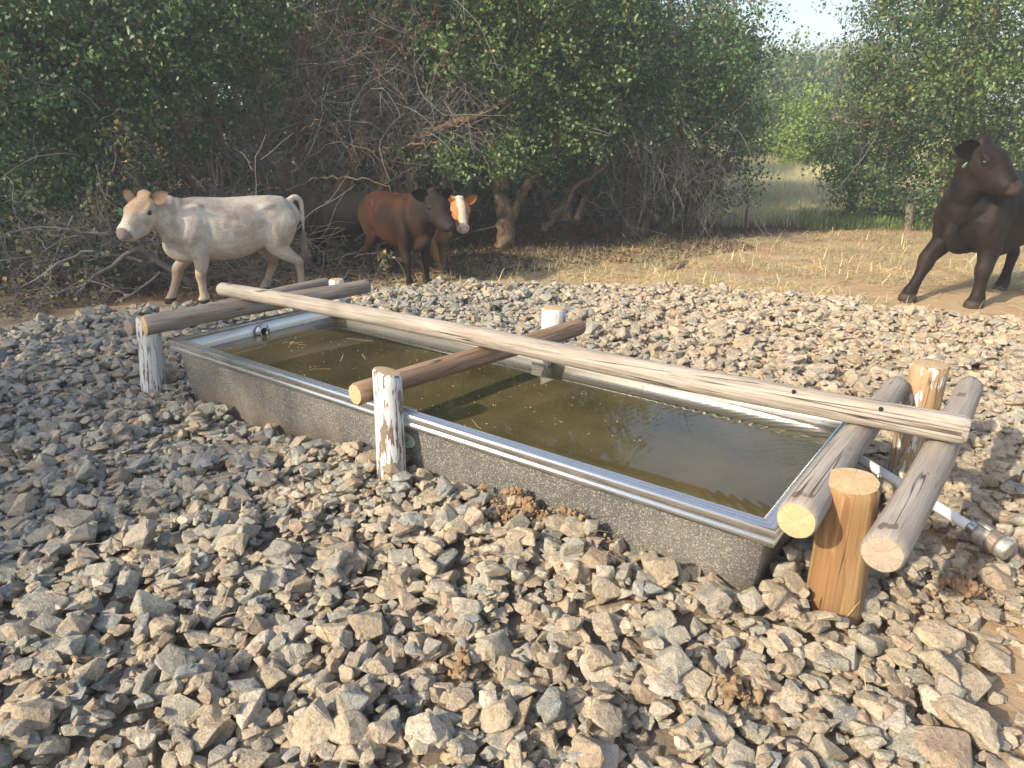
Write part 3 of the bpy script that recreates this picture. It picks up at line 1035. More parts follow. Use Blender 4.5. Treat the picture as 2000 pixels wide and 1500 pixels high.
def add_rock(x, y, s, si=None, ti=None, eul=None, lift=0.0):
    if si is None: si = int(rr_.integers(len(SHAPES)))
    if ti is None: ti = tone_for(x, y)
    dims = SHAPES[si][1]
    if eul is None:
        t = min(abs(rr_.normal(0, 0.30)), 1.3)
        eul = (t*math.cos(a_ := rr_.uniform(0, 2*PI)), t*math.sin(a_), rr_.uniform(0, 2*PI))
    tilt = min(1, math.hypot(eul[0], eul[1]))
    z = settle(x, y, s, dims, tilt, lift)
    rocks.append((x, y, z, s, eul, si, ti))
    return len(rocks)-1


def scatter_rocks(n, smin, smax, mean, sig, gaps=False):
    k = 0
    while k < n:
        y = rr_.uniform(0.95, 8.1); x = rr_.uniform(-5.8, 6.0)
        if not in_view(x, y) or not gravel_ok(x, y): k += 0; continue
        k += 1
        if rr_.random() < bare(x, y): continue
        if gaps:
            jy_, jx_ = int((y-HY0)/HG), int((x-HX0)/HG)
            if HF[jy_, jx_] > HF[max(0, jy_-3):jy_+4, max(0, jx_-3):jx_+4].mean() - 0.003: continue
        s = float(np.clip(math.exp(rr_.normal(math.log(mean), sig)), smin, smax))
        u, v = to_uv(x, y)
        if 0.07-s*0.8 < u < TL-0.07+s*0.8 and 0.075-s*0.75 < v < TW-0.075+s*0.8: continue
        if any((u-pu)**2+(v-pv)**2 < (pr+s*0.5)**2 for pu, pv, pr in POSTS_UV): continue
        if 3.6 < u < 4.45 and abs(v - (1.235-(u-3.60)*0.46)) < 0.035+s*0.7: continue
        add_rock(x, y, s)


scatter_rocks(15000, 0.026, 0.062, 0.042, 0.26)
scatter_rocks(6500, 0.030, 0.080, 0.050, 0.28)
# stones that stand out in the photograph: pixel, half length in metres, shape, tone, label
HERO = [
    ((1868, 1335), .105, 7, 2, (0.15, 0.1, -0.9), 'largest flat tan slab at the edge of the bare earth, lower right'),
    ((1835, 1262), .090, 6, 2, (0.2, 0.05, -0.4), 'flat tan slab right of the orange post, half sunk in bare earth'),
    ((1945, 1275), .062, 1, 2, (0.1, 0.2, 1.2), 'rounded tan rock lying alone on the bare earth at the right edge'),
    ((1830, 1340), .095, 7, 2, (0.3, 0.0, 0.7), 'tan slab tucked under the left end of the largest flat slab'),
    ((1850, 1475), .100, 6, 3, (0.25, 0.1, 0.1), 'broad pinkish brown slab at the bottom edge, lower right corner'),
    ((1905, 1430), .105, 8, 2, (0.5, 0.2, -0.9), 'long split tan rock at the bottom right beside bare earth'),
    ((722, 1235), .072, 0, 2, (0.3, 0.2, 0.4), 'big blocky tan rock alone in the middle of the gravel below the flaking white post'),
    ((625, 1452), .078, 1, 2, (0.2, -0.3, 0.9), 'big blocky tan rock at the bottom edge, left of centre'),
    ((845, 1452), .070, 5, 4, (0.4, 0.2, 0.2), 'big pale wedge at the bottom edge near the centre'),
    ((465, 1098), .068, 1, 2, (0.5, 0.3, 0.5), 'big rounded tan rock where the shaded gravel meets the sunlit gravel'),
    ((425, 1052), .072, 7, 0, (0.3, 0.1, 0.3), 'large blue-grey slab just above a rounded tan rock in the shade'),
    ((355, 948), .062, 3, 0, (0.45, 0.1, 0.6), 'smooth blue-grey wedge in the shaded gravel below the left half of the trough'),
    ((378, 980), .050, 0, 1, (0.3, 0.5, 0.1), 'square grey block just below the smooth blue-grey wedge'),
    ((682, 855), .075, 4, 1, (0.2, 1.15, 1.3), 'pointed grey-brown rock standing on end against the trough, left of the flaking post'),
    ((1082, 1003), .075, 3, 3, (0.2, 1.2, 1.5), 'pointed brown rock standing on end against the sunlit side of the trough'),
    ((1246, 1035), .052, 1, 1, (0.3, 0.4, 0.7), 'grey rock leaning on the trough side left of the yellowish rock'),
    ((1304, 1048), .048, 1, 4, (0.7, 0.8, 0.3), 'yellowish pale rock leaning on the trough side above loose soil'),
    ((1122, 1042), .042, 1, 1, (0.3, 0.2, 0.7), 'grey rock sunk in loose soil beside the standing brown rock'),
    ((1150, 1088), .058, 2, 1, (0.2, 0.3, 1.7), 'smooth grey block below the loose soil patch'),
    ((1290, 1175), .068, 0, 2, (0.3, 0.1, 0.4), 'dirty tan block on top of the gravel below the yellowish rock'),
    ((1390, 1230), .074, 7, 4, (0.35, 0.2, -0.5), 'large pale slab left of the foot of the orange post'),
    ((1460, 1135), .046, 1, 4, (0.3, 0.2, 0.2), 'pale block at the near right corner of the trough'),
    ((1545, 1150), .055, 3, 1, (0.5, 0.6, 0.4), 'grey rock leaning between the trough corner and the orange post'),
    ((1190, 1240), .060, 5, 2, (0.4, 0.4, 0.1), 'tan pyramid-like rock in the middle of the sunlit gravel'),
    ((1320, 1325), .060, 1, 1, (0.3, 0.1, 0.8), 'round grey rock in the sunlit gravel below the pale slab'),
    ((1090, 1405), .066, 0, 0, (0.4, 0.1, 1.8), 'dark blue-grey rock with a sharp ridge near the bottom centre'),
    ((1190, 1420), .075, 5, 2, (0.6, 0.2, 1.5), 'tall tan wedge just right of the sharp dark ridge rock'),
    ((975, 1160), .060, 8, 2, (0.2, 0.2, 0.5), 'long tan rock lying aslant below the loose soil patch'),
    ((240, 1165), .085, 7, 1, (0.3, 0.15, 0.4), 'large grey slab in the shaded gravel at the left, tilted up'),
    ((95, 1215), .090, 6, 1, (0.3, 0.2, 0.2), 'large flat grey slab near the left edge in shade'),
    ((315, 1225), .078, 2, 1, (0.2, 0.1, 0.1), 'grey block with brown stains right of the large tilted slab'),
    ((155, 1055), .085, 6, 1, (0.15, 0.1, 0.2), 'broad flat grey rock in the shade far left'),
    ((85, 1440), .060, 0, 2, (0.5, 0.3, 0.5), 'blocky tan rock in the bottom left corner'),
    ((355, 1395), .070, 4, 1, (0.5, 0.3, -0.3), 'grey wedge with a lit tan flank near the bottom left'),
    ((430, 1365), .050, 2, 2, (0.6, 0.4, 0.6), 'coarse tan block right of the grey wedge near the bottom left'),
    ((770, 975), .046, 1, 3, (0.3, 0.5, 0.9), 'dark red-brown rock at the foot of the flaking white post'),
    ((1515, 1230), .060, 3, 2, (0.5, 0.1, 0.4), 'sharp tan rock at the left foot of the orange post'),
    ((1690, 1195), .058, 0, 4, (0.6, 0.2, 0.3), 'pale veined block at the right foot of the orange post'),
    ((1760, 1165), .062, 4, 2, (0.9, 0.5, 1.3), 'upright tan rock below the grey sawn log end'),
    ((1465, 1225), .05, 1, 1, (0.4, 0.2, 0.9), 'grey veined block just left of the sharp tan rock'),
]
hero_idx = {}
for (px, s, si, ti, eul, lab) in HERO:
    p = at_z(px[0], px[1], 0.05)
    hero_idx[add_rock(p[0], p[1], s, si, ti, eul, 0.012)] = lab
scatter_rocks(34000, 0.010, 0.032, 0.020, 0.35, True)         # chips fill the gaps
for k in range(26000):                                        # no bare holes
    y = rr_.uniform(0.95, 8.0); x = rr_.uniform(-5.8, 6.0)
    if not in_view(x, y) or not gravel_ok(x, y) or rr_.random() < bare(x, y): continue
    jy_, jx_ = int((y-HY0)/HG), int((x-HX0)/HG)
    if HF[jy_, jx_] > float(land(x, y)) + 0.014: continue
    u, v = to_uv(x, y)
    if 0.05 < u < TL-0.05 and 0.05 < v < TW-0.05: continue
    if any((u-pu)**2+(v-pv)**2 < (pr+.02)**2 for pu, pv, pr in POSTS_UV): continue
    add_rock(x, y, float(rr_.uniform(.026, .045)), lift=.012)
# the stones that show largest, as things of their own; all the rest as one heap
R_ = np.array([(r[0], r[1], r[2], r[3]) for r in rocks])
spx, spy, spz = project(R_[:, :3])
# not buried: compare a rock's top with the finished surface
ix = np.clip(((R_[:, 0]-HX0)/HG).astype(int), 0, HNX-1); iy = np.clip(((R_[:, 1]-HY0)/HG).astype(int), 0, HNY-1)
vis = R_[:, 2] + R_[:, 3]*0.40 > HF[iy, ix]-0.006
size_px = R_[:, 3]/spz*(vis | np.isin(np.arange(len(R_)), list(hero_idx)))*((spx > 15) & (spx < 1985) & (spy > 560) & (spy < 1485))
order = np.argsort(-size_px)
N_THINGS = 296
chosen = list(hero_idx) + [int(i) for i in order if int(i) not in hero_idx][:N_THINGS-len(hero_idx)]
chosen_set = set(chosen)


def rock_zone(x, y, px, py):
    u, v = to_uv(x, y)
    for (pu, pv, _r), nm in zip(POSTS_UV, ('the white painted post', 'the flaking white post', 'the orange brown post')):
        if math.hypot(u-pu, v-pv) < 0.34: return 'close around the foot of ' + nm
    if v < 0 and v > -0.30 and 0 < u < TL:
        return 'against the trough, ' + ('left' if u < 1.95 else 'right') + ' of the flaking post'
    if v > TW: return 'behind the trough'
    if u > TL: return 'near the pipe ' + ('end' if x > 1.75 else 'and grey rails') + (' at the right edge' if px > 1880 else '')
    col = 'far left' if px < 330 else 'left' if px < 660 else 'middle' if px < 1000 else 'right of the middle' if px < 1330 else 'right'
    if py < 1000: return 'in the upper gravel, ' + col
    if py < 1170: return 'in the gravel at mid height, ' + col
    if py < 1330: return 'in the lower gravel, ' + col
    return 'along the bottom edge, ' + col


seen = {}
for i in chosen:
    x, y, z, s, eul, si, ti = rocks[i]
    o = bpy.data.objects.new('rock', ROCK[(si, ti)])
    o.location = (x, y, z); o.rotation_euler = eul; o.scale = (s, s, s)
    COL.objects.link(o)
    if i in hero_idx:
        lab = hero_idx[i]
        tag(o, lab, 'rock')
    else:
        sz = 'big' if s > 0.058 else 'fist-sized' if s > 0.042 else 'small'
        tl = math.hypot(eul[0], eul[1])
        how = 'level' if tl < 0.22 else 'tilted' if tl < 0.6 else 'on edge'
        lab = '%s %s %s rock %s %s' % (sz, SHAPES[si][0], TONES[ti][0], how, rock_zone(x, y, spx[i], spy[i]))
        tag(o, lab, 'rock')
    seen.setdefault(lab, []).append(o)
ORD = {2: ('left one', 'right one'), 3: ('left one', 'middle one', 'right one'), 4: ('leftmost', 'second leftmost', 'second rightmost', 'rightmost'),
       5: ('leftmost', 'second leftmost', 'middle one', 'second rightmost', 'rightmost')}
for lab, os_ in seen.items():
    if lab not in hero_idx.values() and len(os_) > 1:
        os_.sort(key=lambda o: project(np.array(o.location))[0])
        if len(os_) in ORD:
            for o, w_ in zip(os_, ORD[len(os_)]): o['label'] = lab + ', ' + w_
    for o in os_: o['group'] = 'larger stones of the gravel bed'


def instance_heap(name, pts, rot, scl, idx, coll, kind='stuff'):
    me = bpy.data.meshes.new(name)
    me.vertices.add(len(pts))
    me.vertices.foreach_set('co', np.asarray(pts, np.float32).ravel())
    for an, ty, data, prop in (('rot', 'FLOAT_VECTOR', rot, 'vector'), ('scl', 'FLOAT', scl, 'value'), ('idx', 'INT', idx, 'value')):
        a = me.attributes.new(an, ty, 'POINT')
        a.data.foreach_set(prop, np.asarray(data, np.int32 if ty == 'INT' else np.float32).ravel())
    o = bpy.data.objects.new(name, me)
    COL.objects.link(o)
    ng = bpy.data.node_groups.new(name + '_nodes', 'GeometryNodeTree')
    ng.interface.new_socket('Geometry', in_out='INPUT', socket_type='NodeSocketGeometry')
    ng.interface.new_socket('Geometry', in_out='OUTPUT', socket_type='NodeSocketGeometry')
    N = ng.nodes.new
    gi, go = N('NodeGroupInput'), N('NodeGroupOutput')
    iop = N('GeometryNodeInstanceOnPoints')
    ci = N('GeometryNodeCollectionInfo')
    ci.inputs['Collection'].default_value = coll
    ci.inputs['Separate Children'].default_value = True
    ci.inputs['Reset Children'].default_value = True
    L = ng.links.new
    L(gi.outputs[0], iop.inputs['Points'])
    L(ci.outputs[0], iop.inputs['Instance'])
    iop.inputs['Pick Instance'].default_value = True
    for an, ty, sock in (('rot', 'FLOAT_VECTOR', 'Rotation'), ('scl', 'FLOAT', 'Scale'), ('idx', 'INT', 'Instance Index')):
        na = N('GeometryNodeInputNamedAttribute')
        na.data_type = ty
        na.inputs['Name'].default_value = an
        src = na.outputs['Attribute']
        if sock == 'Rotation':
            er = N('FunctionNodeEulerToRotation')
            L(src, er.inputs[0]); src = er.outputs[0]
        L(src, iop.inputs[sock])
    L(iop.outputs[0], go.inputs[0])
    md = o.modifiers.new('heap', 'NODES')
    md.node_group = ng
    tag(o, kind=kind)
    return o


rest = [r for i, r in enumerate(rocks) if i not in chosen_set]
instance_heap('gravel', [(r[0], r[1], r[2]) for r in rest], [r[4] for r in rest], [r[3] for r in rest],
              [PIDX[(r[5], r[6])] for r in rest], PROTO)

# loose soil thrown against the trough, and clods elsewhere
SOILC = bpy.data.collections.new('clod_shapes')
for k in range(4):
    me = rock_geo(900+k, (1, 0.9, 0.75), 'blocky', True)
    for p in me.polygons: p.use_smooth = True
    me.materials.append(M['soil'])
    o = bpy.data.objects.new('clod%d' % k, me); SOILC.objects.link(o)
cp, cr_, cs, cx_ = [], [], [], []
rc = np.random.default_rng(21)
for (px, py, rad, n, zz) in ((1040, 1030, .16, 1500, .06), (1130, 1060, .10, 500, .06), (1215, 1050, .17, 1700, .06), (1280, 1090, .09, 400, .05), (1440, 1365, .06, 120, .03), (905, 1308, .035, 50, .03),
                            (460, 790, .05, 60, .03), (905, 1300, .03, 40, .03), (1890, 1180, .10, 90, .0), (760, 950, .07, 60, .05)):
    c = at_z(px, py, 0.05)
    for k in range(n):
        a, d = rc.uniform(0, 2*PI), abs(rc.normal(0, 0.5))*rad
        x, y = c[0]+math.cos(a)*d, c[1]+math.sin(a)*d
        u, v = to_uv(x, y)
        if v > -0.01 and u < TL: continue
        hj, hi = int((y-HY0)/HG), int((x-HX0)/HG)
        cp.append((x, y, float(HF[hj, hi]) + 0.012 + max(0, 0.034*(1-d/rad)) + rc.normal(0, 0.007)))
        cr_.append(tuple(rc.uniform(0, 6, 3))); cs.append(float(np.clip(rc.lognormal(math.log(0.009), 0.55), 0.003, 0.030))); cx_.append(int(rc.integers(4)))
instance_heap('loose_soil', cp, cr_, cs, cx_, SOILC)

# ------------------------------------------------------------------ trees and shrubs
def tubes(paths, sides=5):
    """paths: list of (points Nx3, radii N). One vertex/face array for all."""
    VV, FF, off = [], [], 0
    ang = 2*PI*np.arange(sides)/sides
    ca, sa = np.cos(ang), np.sin(ang)
    for P, R in paths:
        P = np.asarray(P, float); R = np.asarray(R, float)
        n = len(P)
        T = np.gradient(P, axis=0)
        T /= np.linalg.norm(T, axis=1, keepdims=True)+1e-9
        ref = np.array([0.31, 0.95, 0.1]) if abs(T[0, 2]) > 0.8 else np.array([0.05, 0.1, 1.0])
        S = np.cross(T, ref); S /= np.linalg.norm(S, axis=1, keepdims=True)+1e-9
        U = np.cross(S, T)
        ring = P[:, None, :] + R[:, None, None]*(S[:, None, :]*ca[None, :, None] + U[:, None, :]*sa[None, :, None])
        VV.append(ring.reshape(-1, 3))
        i = np.arange(n-1)[:, None]*sides; k = np.arange(sides)[None, :]; k2 = (k+1) % sides
        FF.append((np.stack([i+k, i+k2, i+sides+k2, i+sides+k], -1) + off).reshape(-1, 4))
        off += n*sides
    return np.concatenate(VV), np.concatenate(FF)


def wander(rng, a, b, n, sag=0.0, jit=0.06):
    """A crooked line from a to b."""
    a, b = np.asarray(a, float), np.asarray(b, float)
    t = np.linspace(0, 1, n)[:, None]
    L_ = np.linalg.norm(b-a)
    P = a + (b-a)*t
    off = rng.normal(0, jit*L_, (n, 3)).cumsum(0)/math.sqrt(n)
    off -= off[-1]*t
    P += off
    P[:, 2] += -sag*L_*4*(t[:, 0]*(1-t[:, 0]))
    return P


def smooth_path(pts, n):
    pts = np.asarray(pts, float)
    if len(pts) < 3:
        t = np.linspace(0, 1, n)[:, None]; return pts[0] + (pts[-1]-pts[0])*t
    P = np.vstack([2*pts[0]-pts[1], pts, 2*pts[-1]-pts[-2]])
    out = []
    seg = len(pts)-1
    for t in np.linspace(0, seg-1e-6, n):
        i = int(t); f = t-i
        p0, p1, p2, p3 = P[i], P[i+1], P[i+2], P[i+3]
        out.append(0.5*((2*p1)+(-p0+p2)*f+(2*p0-5*p1+4*p2-p3)*f*f+(-p0+3*p1-3*p2+p3)*f**3))
    return np.array(out)


def leaf_arrays(rng, C, size, flat=0.35):
    """Folded leaf (two triangles joined at the midrib) at every centre in C."""
    n = len(C)
    d = rng.normal(0, 1, (n, 3)); d[:, 2] -= 0.35
    d /= np.linalg.norm(d, axis=1, keepdims=True)
    up = rng.normal(0, 1, (n, 3))*0.9; up[:, 2] += flat*2.2
    s = np.cross(d, up); s /= np.linalg.norm(s, axis=1, keepdims=True)+1e-9
    nn = np.cross(s, d)
    L_ = size*rng.uniform(0.65, 1.3, (n, 1))
    w = L_*rng.uniform(0.30, 0.42, (n, 1))
    fold = w*rng.uniform(0.1, 0.6, (n, 1))
    base = C - d*L_*0.5
    tip = C + d*L_*0.5 - nn*L_*0.08
    midl = C - d*L_*0.05 - s*w + nn*fold
    midr = C - d*L_*0.05 + s*w + nn*fold
    V = np.stack([base, midr, tip, midl], 1).reshape(-1, 3)
    b = np.arange(n)[:, None]*4
    F = np.concatenate([b+0, b+1, b+2, b+0, b+2, b+3], 1).reshape(-1, 3)
    return V, F


def tree(name, label, base, stems=(), lobes=(), leaf=0.06, mat='leaf_dark', bark='bark_brown', seed=1, group=None,
         per=330, clump_r=0.17, twig_mat='twig', tangle=(), shell=0.55, cat='tree', per_clump=46, light_twigs=True):
    """base: ground point. stems: (points, r0, r1). lobes: (x,y,z,rx,ry,rz,density). tangle: (x,y,z,rx,ry,rz,count,len,droop)."""
    rng = np.random.default_rng(seed)
    base = np.asarray(base, float)
    root = empty(name, tuple(base))
    tag(root, label, cat, group)
    nodes = []
    for si, (pts, r0, r1) in enumerate(stems):
        P = smooth_path(pts, 5*len(pts)+4)
        P[1:-1] += rng.normal(0, 0.018, P[1:-1].shape)
        R = np.linspace(r0, r1, len(P))*(1+rng.normal(0, 0.05, len(P)))
        if P[0][2] < 0.35 and r0 > .04:
            R[0] *= 1.5; R[1] *= 1.15
        V, F = tubes([(P-base, R)], 9)
        obj('trunk' if si == 0 else 'stem', np_mesh('stem', V, F, 4, True), M[bark], root)
        nodes.append(P[len(P)//3:])
    nodes = np.concatenate(nodes) if nodes else base[None] + np.array([[0, 0, 0.6]])
    LC, TW_ = [], []
    for (x, y, z, rx, ry, rz, dens) in lobes:
        c = np.array([x, y, z]); r = np.array([rx, ry, rz])
        n_leaf = int(per*dens*(rx*ry*rz)**(2/3)*10)
        n_cl = max(3, n_leaf//per_clump)
        d = rng.normal(0, 1, (n_cl, 3)); d /= np.linalg.norm(d, axis=1, keepdims=True)
        rad = shell + (1.08-shell)*rng.random((n_cl, 1))**0.6
        cl = c + d*rad*r*(1+0.16*rng.normal(0, 1, (n_cl, 1)))
        cl = cl[cl[:, 2] > 0.08]
        for q_ in cl:
            k = int(per_clump*rng.uniform(0.45, 1.6))
            cr = clump_r*rng.uniform(0.6, 1.35)
            axis = rng.normal(0, 1, 3); axis /= np.linalg.norm(axis)
            pts = q_ + rng.normal(0, 1, (k, 3))*cr*np.array([0.5, 0.5, 0.34]) + axis*rng.normal(0, 0.65, (k, 1))*cr
            LC.append(pts)
        # twigs from the nearest wood out to the clumps
        step = 4 if light_twigs else 1
        for q_ in cl[::step]:
            dd = np.linalg.norm(nodes-q_, axis=1) + rng.random(len(nodes))*0.5
            a = nodes[int(np.argmin(dd))]
            if np.linalg.norm(a-q_) > 2.6: a = q_ + (a-q_)/np.linalg.norm(a-q_)*rng.uniform(0.6, 1.4)
            n = 7
            P = wander(rng, a, q_, n, sag=-0.10, jit=0.07)
            r0 = 0.005 + 0.004*np.linalg.norm(a-q_)
            TW_.append((P-base, np.linspace(r0, 0.0028, n)))
            for k in range(2):
                e = q_ + rng.normal(0, 1, 3)*clump_r*1.1
                TW_.append((wander(rng, P[-2], e, 4, 0, 0.1)-base, np.linspace(0.0035, 0.0018, 4)))
    TA_ = []
    for (x, y, z, rx, ry, rz, cnt, ln, droop) in tangle:
        for k in range(int(cnt*0.5)):
            p = np.array([x, y, z]) + np.array([rx, ry, rz])*rng.uniform(-1, 1, 3)
            d = rng.normal(0, 1, 3); d[1] *= 0.6; d[2] = d[2]*0.7 - droop*0.4; d /= np.linalg.norm(d)
            n = int(rng.integers(7, 12)); st = ln*rng.uniform(0.5, 1.4)/n
            pts = [p]
            curl = rng.normal(0, 0.16, 3)
            for s in range(n):
                d = d + rng.normal(0, 0.16, 3) + curl*0.5; d[2] -= 0.10*droop; d /= np.linalg.norm(d)
                pts.append(pts[-1]+d*st)
            pts = np.array(pts)
            if pts[:, 2].min() < 0.03: pts[:, 2] = np.maximum(pts[:, 2], 0.03)
            r0 = rng.choice([0.003, 0.0045, 0.007, 0.011], p=[0.50, 0.32, 0.14, 0.04])
            TA_.append((pts-base, np.linspace(r0, r0*0.35, n+1)))
            if rng.random() < 0.75:
                for q in range(int(rng.integers(1, 4))):
                    i0 = int(rng.integers(1, n-1))
                    e = pts[i0] + (pts[i0+1]-pts[i0])*2.2 + rng.normal(0, 1, 3)*st*2.0
                    TA_.append((wander(rng, pts[i0], e, 5, 0.02*droop, 0.1)-base, np.linspace(r0*0.55, r0*0.2+0.0008, 5)))
    if TW_:
        V, F = tubes(TW_, 3)
        tag(obj('twigs', np_mesh('twigs', V, F, 4, True), M[twig_mat], root), kind='stuff')
    if TA_:
        V, F = tubes(TA_, 4)
        tag(obj('bare_twigs', np_mesh('bare_twigs', V, F, 4, True), M['twig_pale'], root), kind='stuff')
    if LC:
        LC = np.concatenate(LC)
        LC = LC[LC[:, 2] > 0.03]
        V, F = leaf_arrays(rng, LC, leaf)
        obj('crown', np_mesh('crown', V-base, F, 3), M[mat], root)
    return root


def lb(px, py, Y, rx, ry, rz, dens=1.0):
    p = at_y(px, py, Y)
    return (p[0], p[1], p[2], rx, ry, rz, dens)


def tg(px, py, Y, rx, ry, rz, cnt, ln, droop):
    p = at_y(px, py, Y)
    return (p[0], p[1], p[2], rx, ry, rz, cnt, ln, droop)


def path(*pp): return [at_y(a, b, c) for (a, b, c) in pp]


def thin_stems(seed, n, x0, x1, Y0, Y1, top=(-40, 120)):
    r = np.random.default_rng(seed); out = []
    for k in range(n):
        px = r.uniform(x0, x1); Y = r.uniform(Y0, Y1); ln = r.normal(0, 45)
        out.append(([at_y(px, 455, Y), at_y(px+ln*.25+r.normal(0, 8), 330, Y), at_y(px+ln*.6+r.normal(0, 12), 200, Y-.1), at_y(px+ln+r.normal(0, 20), r.uniform(*top), Y-.2)], r.uniform(.014, .032), .007))
    return out


def arches(seed, n, x0, x1, y0, y1, Y0, Y1):
    r = np.random.default_rng(seed); out = []
    for k in range(n):
        px, py, Y = r.uniform(x0, x1), r.uniform(y0, y1), r.uniform(Y0, Y1)
        sg = r.choice([-1, 1]); L_ = r.uniform(90, 220); up = r.uniform(10, 60)
        out.append(([at_y(px, py, Y), at_y(px+sg*L_*.35, py-up, Y-.1), at_y(px+sg*L_*.7, py-up*.9, Y-.25), at_y(px+sg*L_, py+r.uniform(-10, 60), Y-.35)], r.uniform(.009, .019), .003))
    return out


G_TH = 'trees of the thicket behind the cattle'
# left end of the thicket
tree('thicket_tree', 'dense green tree at the far left with leaves down to the brush pile', (-6.4, 9.2, 0),
     [([(-6.4, 9.2, 0), (-6.3, 9.0, 1.2), (-5.9, 8.7, 2.6), (-5.4, 8.5, 4.2)], .10, .03), ([(-6.3, 9.3, 0), (-6.9, 9.2, 1.5), (-7.4, 9.0, 3.2)], .08, .03),
      (path((217, 217, 8.8), (130, 150, 8.6), (45, 98, 8.4), (-40, 60, 8.3)), .035, .02)],
     [lb(40, 80, 8.6, 1.3, 1.0, .9), lb(170, 40, 8.5, 1.3, 1., .9), lb(290, 110, 8.7, .8, .7, .6, .9), lb(50, 270, 8.1, .8, .7, .6), lb(170, 230, 8.3, .7, .7, .5, .9), lb(-80, 200, 8.4, 1.2, 1.1, 1.5),
      lb(90, 390, 8.5, .8, .5, .5, .9), lb(-40, 420, 8.0, .9, .7, .7), lb(60, -120, 8.8, 1.8, 1.2, 1.1), lb(200, 330, 8.6, .5, .5, .35, .9), lb(30, 520, 8.3, .7, .5, .5, .8), lb(200, 470, 8.4, .6, .4, .5, .6)],
     mat='leaf_dark', seed=2, tangle=[tg(240, 400, 8.4, .9, .5, .5, 130, .8, .3), tg(120, 300, 8.2, .9, .4, .6, 70, .8, .2), tg(160, 560, 8.0, .8, .4, .3, 90, .8, .2)])
# sprays of pale leaves catching light in front of it
tree('leafy_spray', 'spray of pale yellow leaves hanging in the dark brush above the white calf head', at_y(215, 420, 8.0)*np.array([1, 1, 0]),
     [(path((190, 470, 8.0), (215, 330, 8.0), (225, 240, 7.9)), .012, .006)],
     [lb(205, 265, 7.8, .16, .12, .12, .5), lb(245, 310, 7.8, .18, .14, .15, .5), lb(270, 290, 7.9, .12, .1, .1, .4), lb(178, 410, 7.7, .09, .08, .12, .5), lb(215, 350, 7.9, .15, .1, .1, .3)],
     mat='leaf_pale', seed=33, per=300, clump_r=.08, per_clump=12, cat='shrub', leaf=.055)
tree('thicket_tree', 'many stemmed tree leaning left behind the white calf with bare crossing twigs', (-3.3, 10.1, 0),
     [(path((455, 470, 10.0), (427, 388, 9.6), (370, 270, 9.3), (297, 150, 9.0), (245, 63, 8.8), (190, -20, 8.6)), .055, .03),
      (path((480, 470, 10.1), (455, 371, 10.0), (423, 266, 9.8), (385, 140, 9.6), (350, -10, 9.5)), .045, .025),
      (path((440, 470, 9.9), (336, 325, 9.3), (217, 217, 8.8)), .04, .03),
      (path((530, 480, 10.3), (560, 300, 10.3), (575, 100, 10.2), (570, -60, 10.2)), .04, .025),
      (path((520, 480, 10.5), (505, 250, 10.5), (480, 60, 10.5)), .04, .02), (path((620, 270, 10.0), (540, 262, 9.9), (470, 285, 9.7)), .02, .01),
      (path((560, 95, 10.1), (490, 75, 9.6), (430, 100, 9.4), (380, 130, 9.2)), .018, .007)] + thin_stems(301, 10, 430, 600, 10.2, 11.2) + arches(302, 16, 300, 600, 60, 380, 9.3, 10.0),
     [lb(360, 60, 9.2, 1.0, .8, .8, .8), lb(470, 30, 9.5, 1.0, .8, .7, .7), lb(400, 210, 11.2, 1.1, .6, .7, .6), lb(540, 180, 11.4, 1.0, .7, .8, .5), lb(260, 330, 10.6, .8, .5, .5, .6), lb(450, 90, 9.4, .35, .3, .25, .6), lb(520, 150, 9.6, .3, .3, .2, .5), lb(380, 270, 9.1, .3, .25, .2, .5), lb(420, -120, 9.6, 1.8, 1.3, 1.1)],
     seed=3, bark='bark_brown', tangle=[tg(470, 200, 9.7, 1.1, .5, 1.0, 230, 1.0, .2), tg(420, 340, 9.6, 1.0, .4, .5, 120, .8, .2), tg(560, 330, 10.1, .7, .4, .6, 110, .9, .9)])
tree('thicket_tree', 'rust barked tree leaning right behind the black calf under a mass of bare twigs', at_y(640, 450, 10.2)*np.array([1, 1, 0]),
     [(path((635, 480, 10.2), (650, 400, 10.2), (690, 300, 10.2), (715, 200, 10.2), (745, 100, 10.2), (760, 40, 10.2), (790, -60, 10.2)), .115, .06),
      (path((735, 105, 10.1), (790, 85, 9.9), (828, 50, 9.8), (845, 5, 9.7)), .05, .03),
      (path((705, 225, 10.1), (680, 150, 10.2), (650, 60, 10.4), (640, -40, 10.5)), .05, .025), (path((690, 320, 10.0), (740, 295, 9.8), (800, 285, 9.6), (850, 280, 9.5)), .022, .012),
      (path((600, 480, 10.7), (612, 330, 10.7), (590, 160, 10.6), (600, 0, 10.5)), .05, .03)] + thin_stems(303, 12, 560, 760, 10.4, 11.3) + arches(304, 18, 560, 860, 40, 330, 9.6, 10.2),
     [lb(640, 150, 11.6, 1.2, .8, 1.0, .4), lb(730, 250, 11.7, 1.0, .7, .7, .35), lb(560, 20, 10.8, .9, .8, .6, .5), lb(590, 250, 9.9, .25, .2, .2, .4), lb(640, 330, 10.0, .25, .2, .15, .4), lb(690, -130, 10.4, 1.8, 1.4, 1.1)],
     seed=4, bark='bark_rust', tangle=[tg(640, 110, 10.0, 1.2, .6, .9, 420, 1.0, .5), tg(720, 60, 9.8, 1.1, .6, .7, 330, .9, .6), tg(800, 170, 9.8, .8, .5, .7, 230, .9, .9), tg(640, 300, 10.1, .8, .5, .5, 150, .9, .9)])
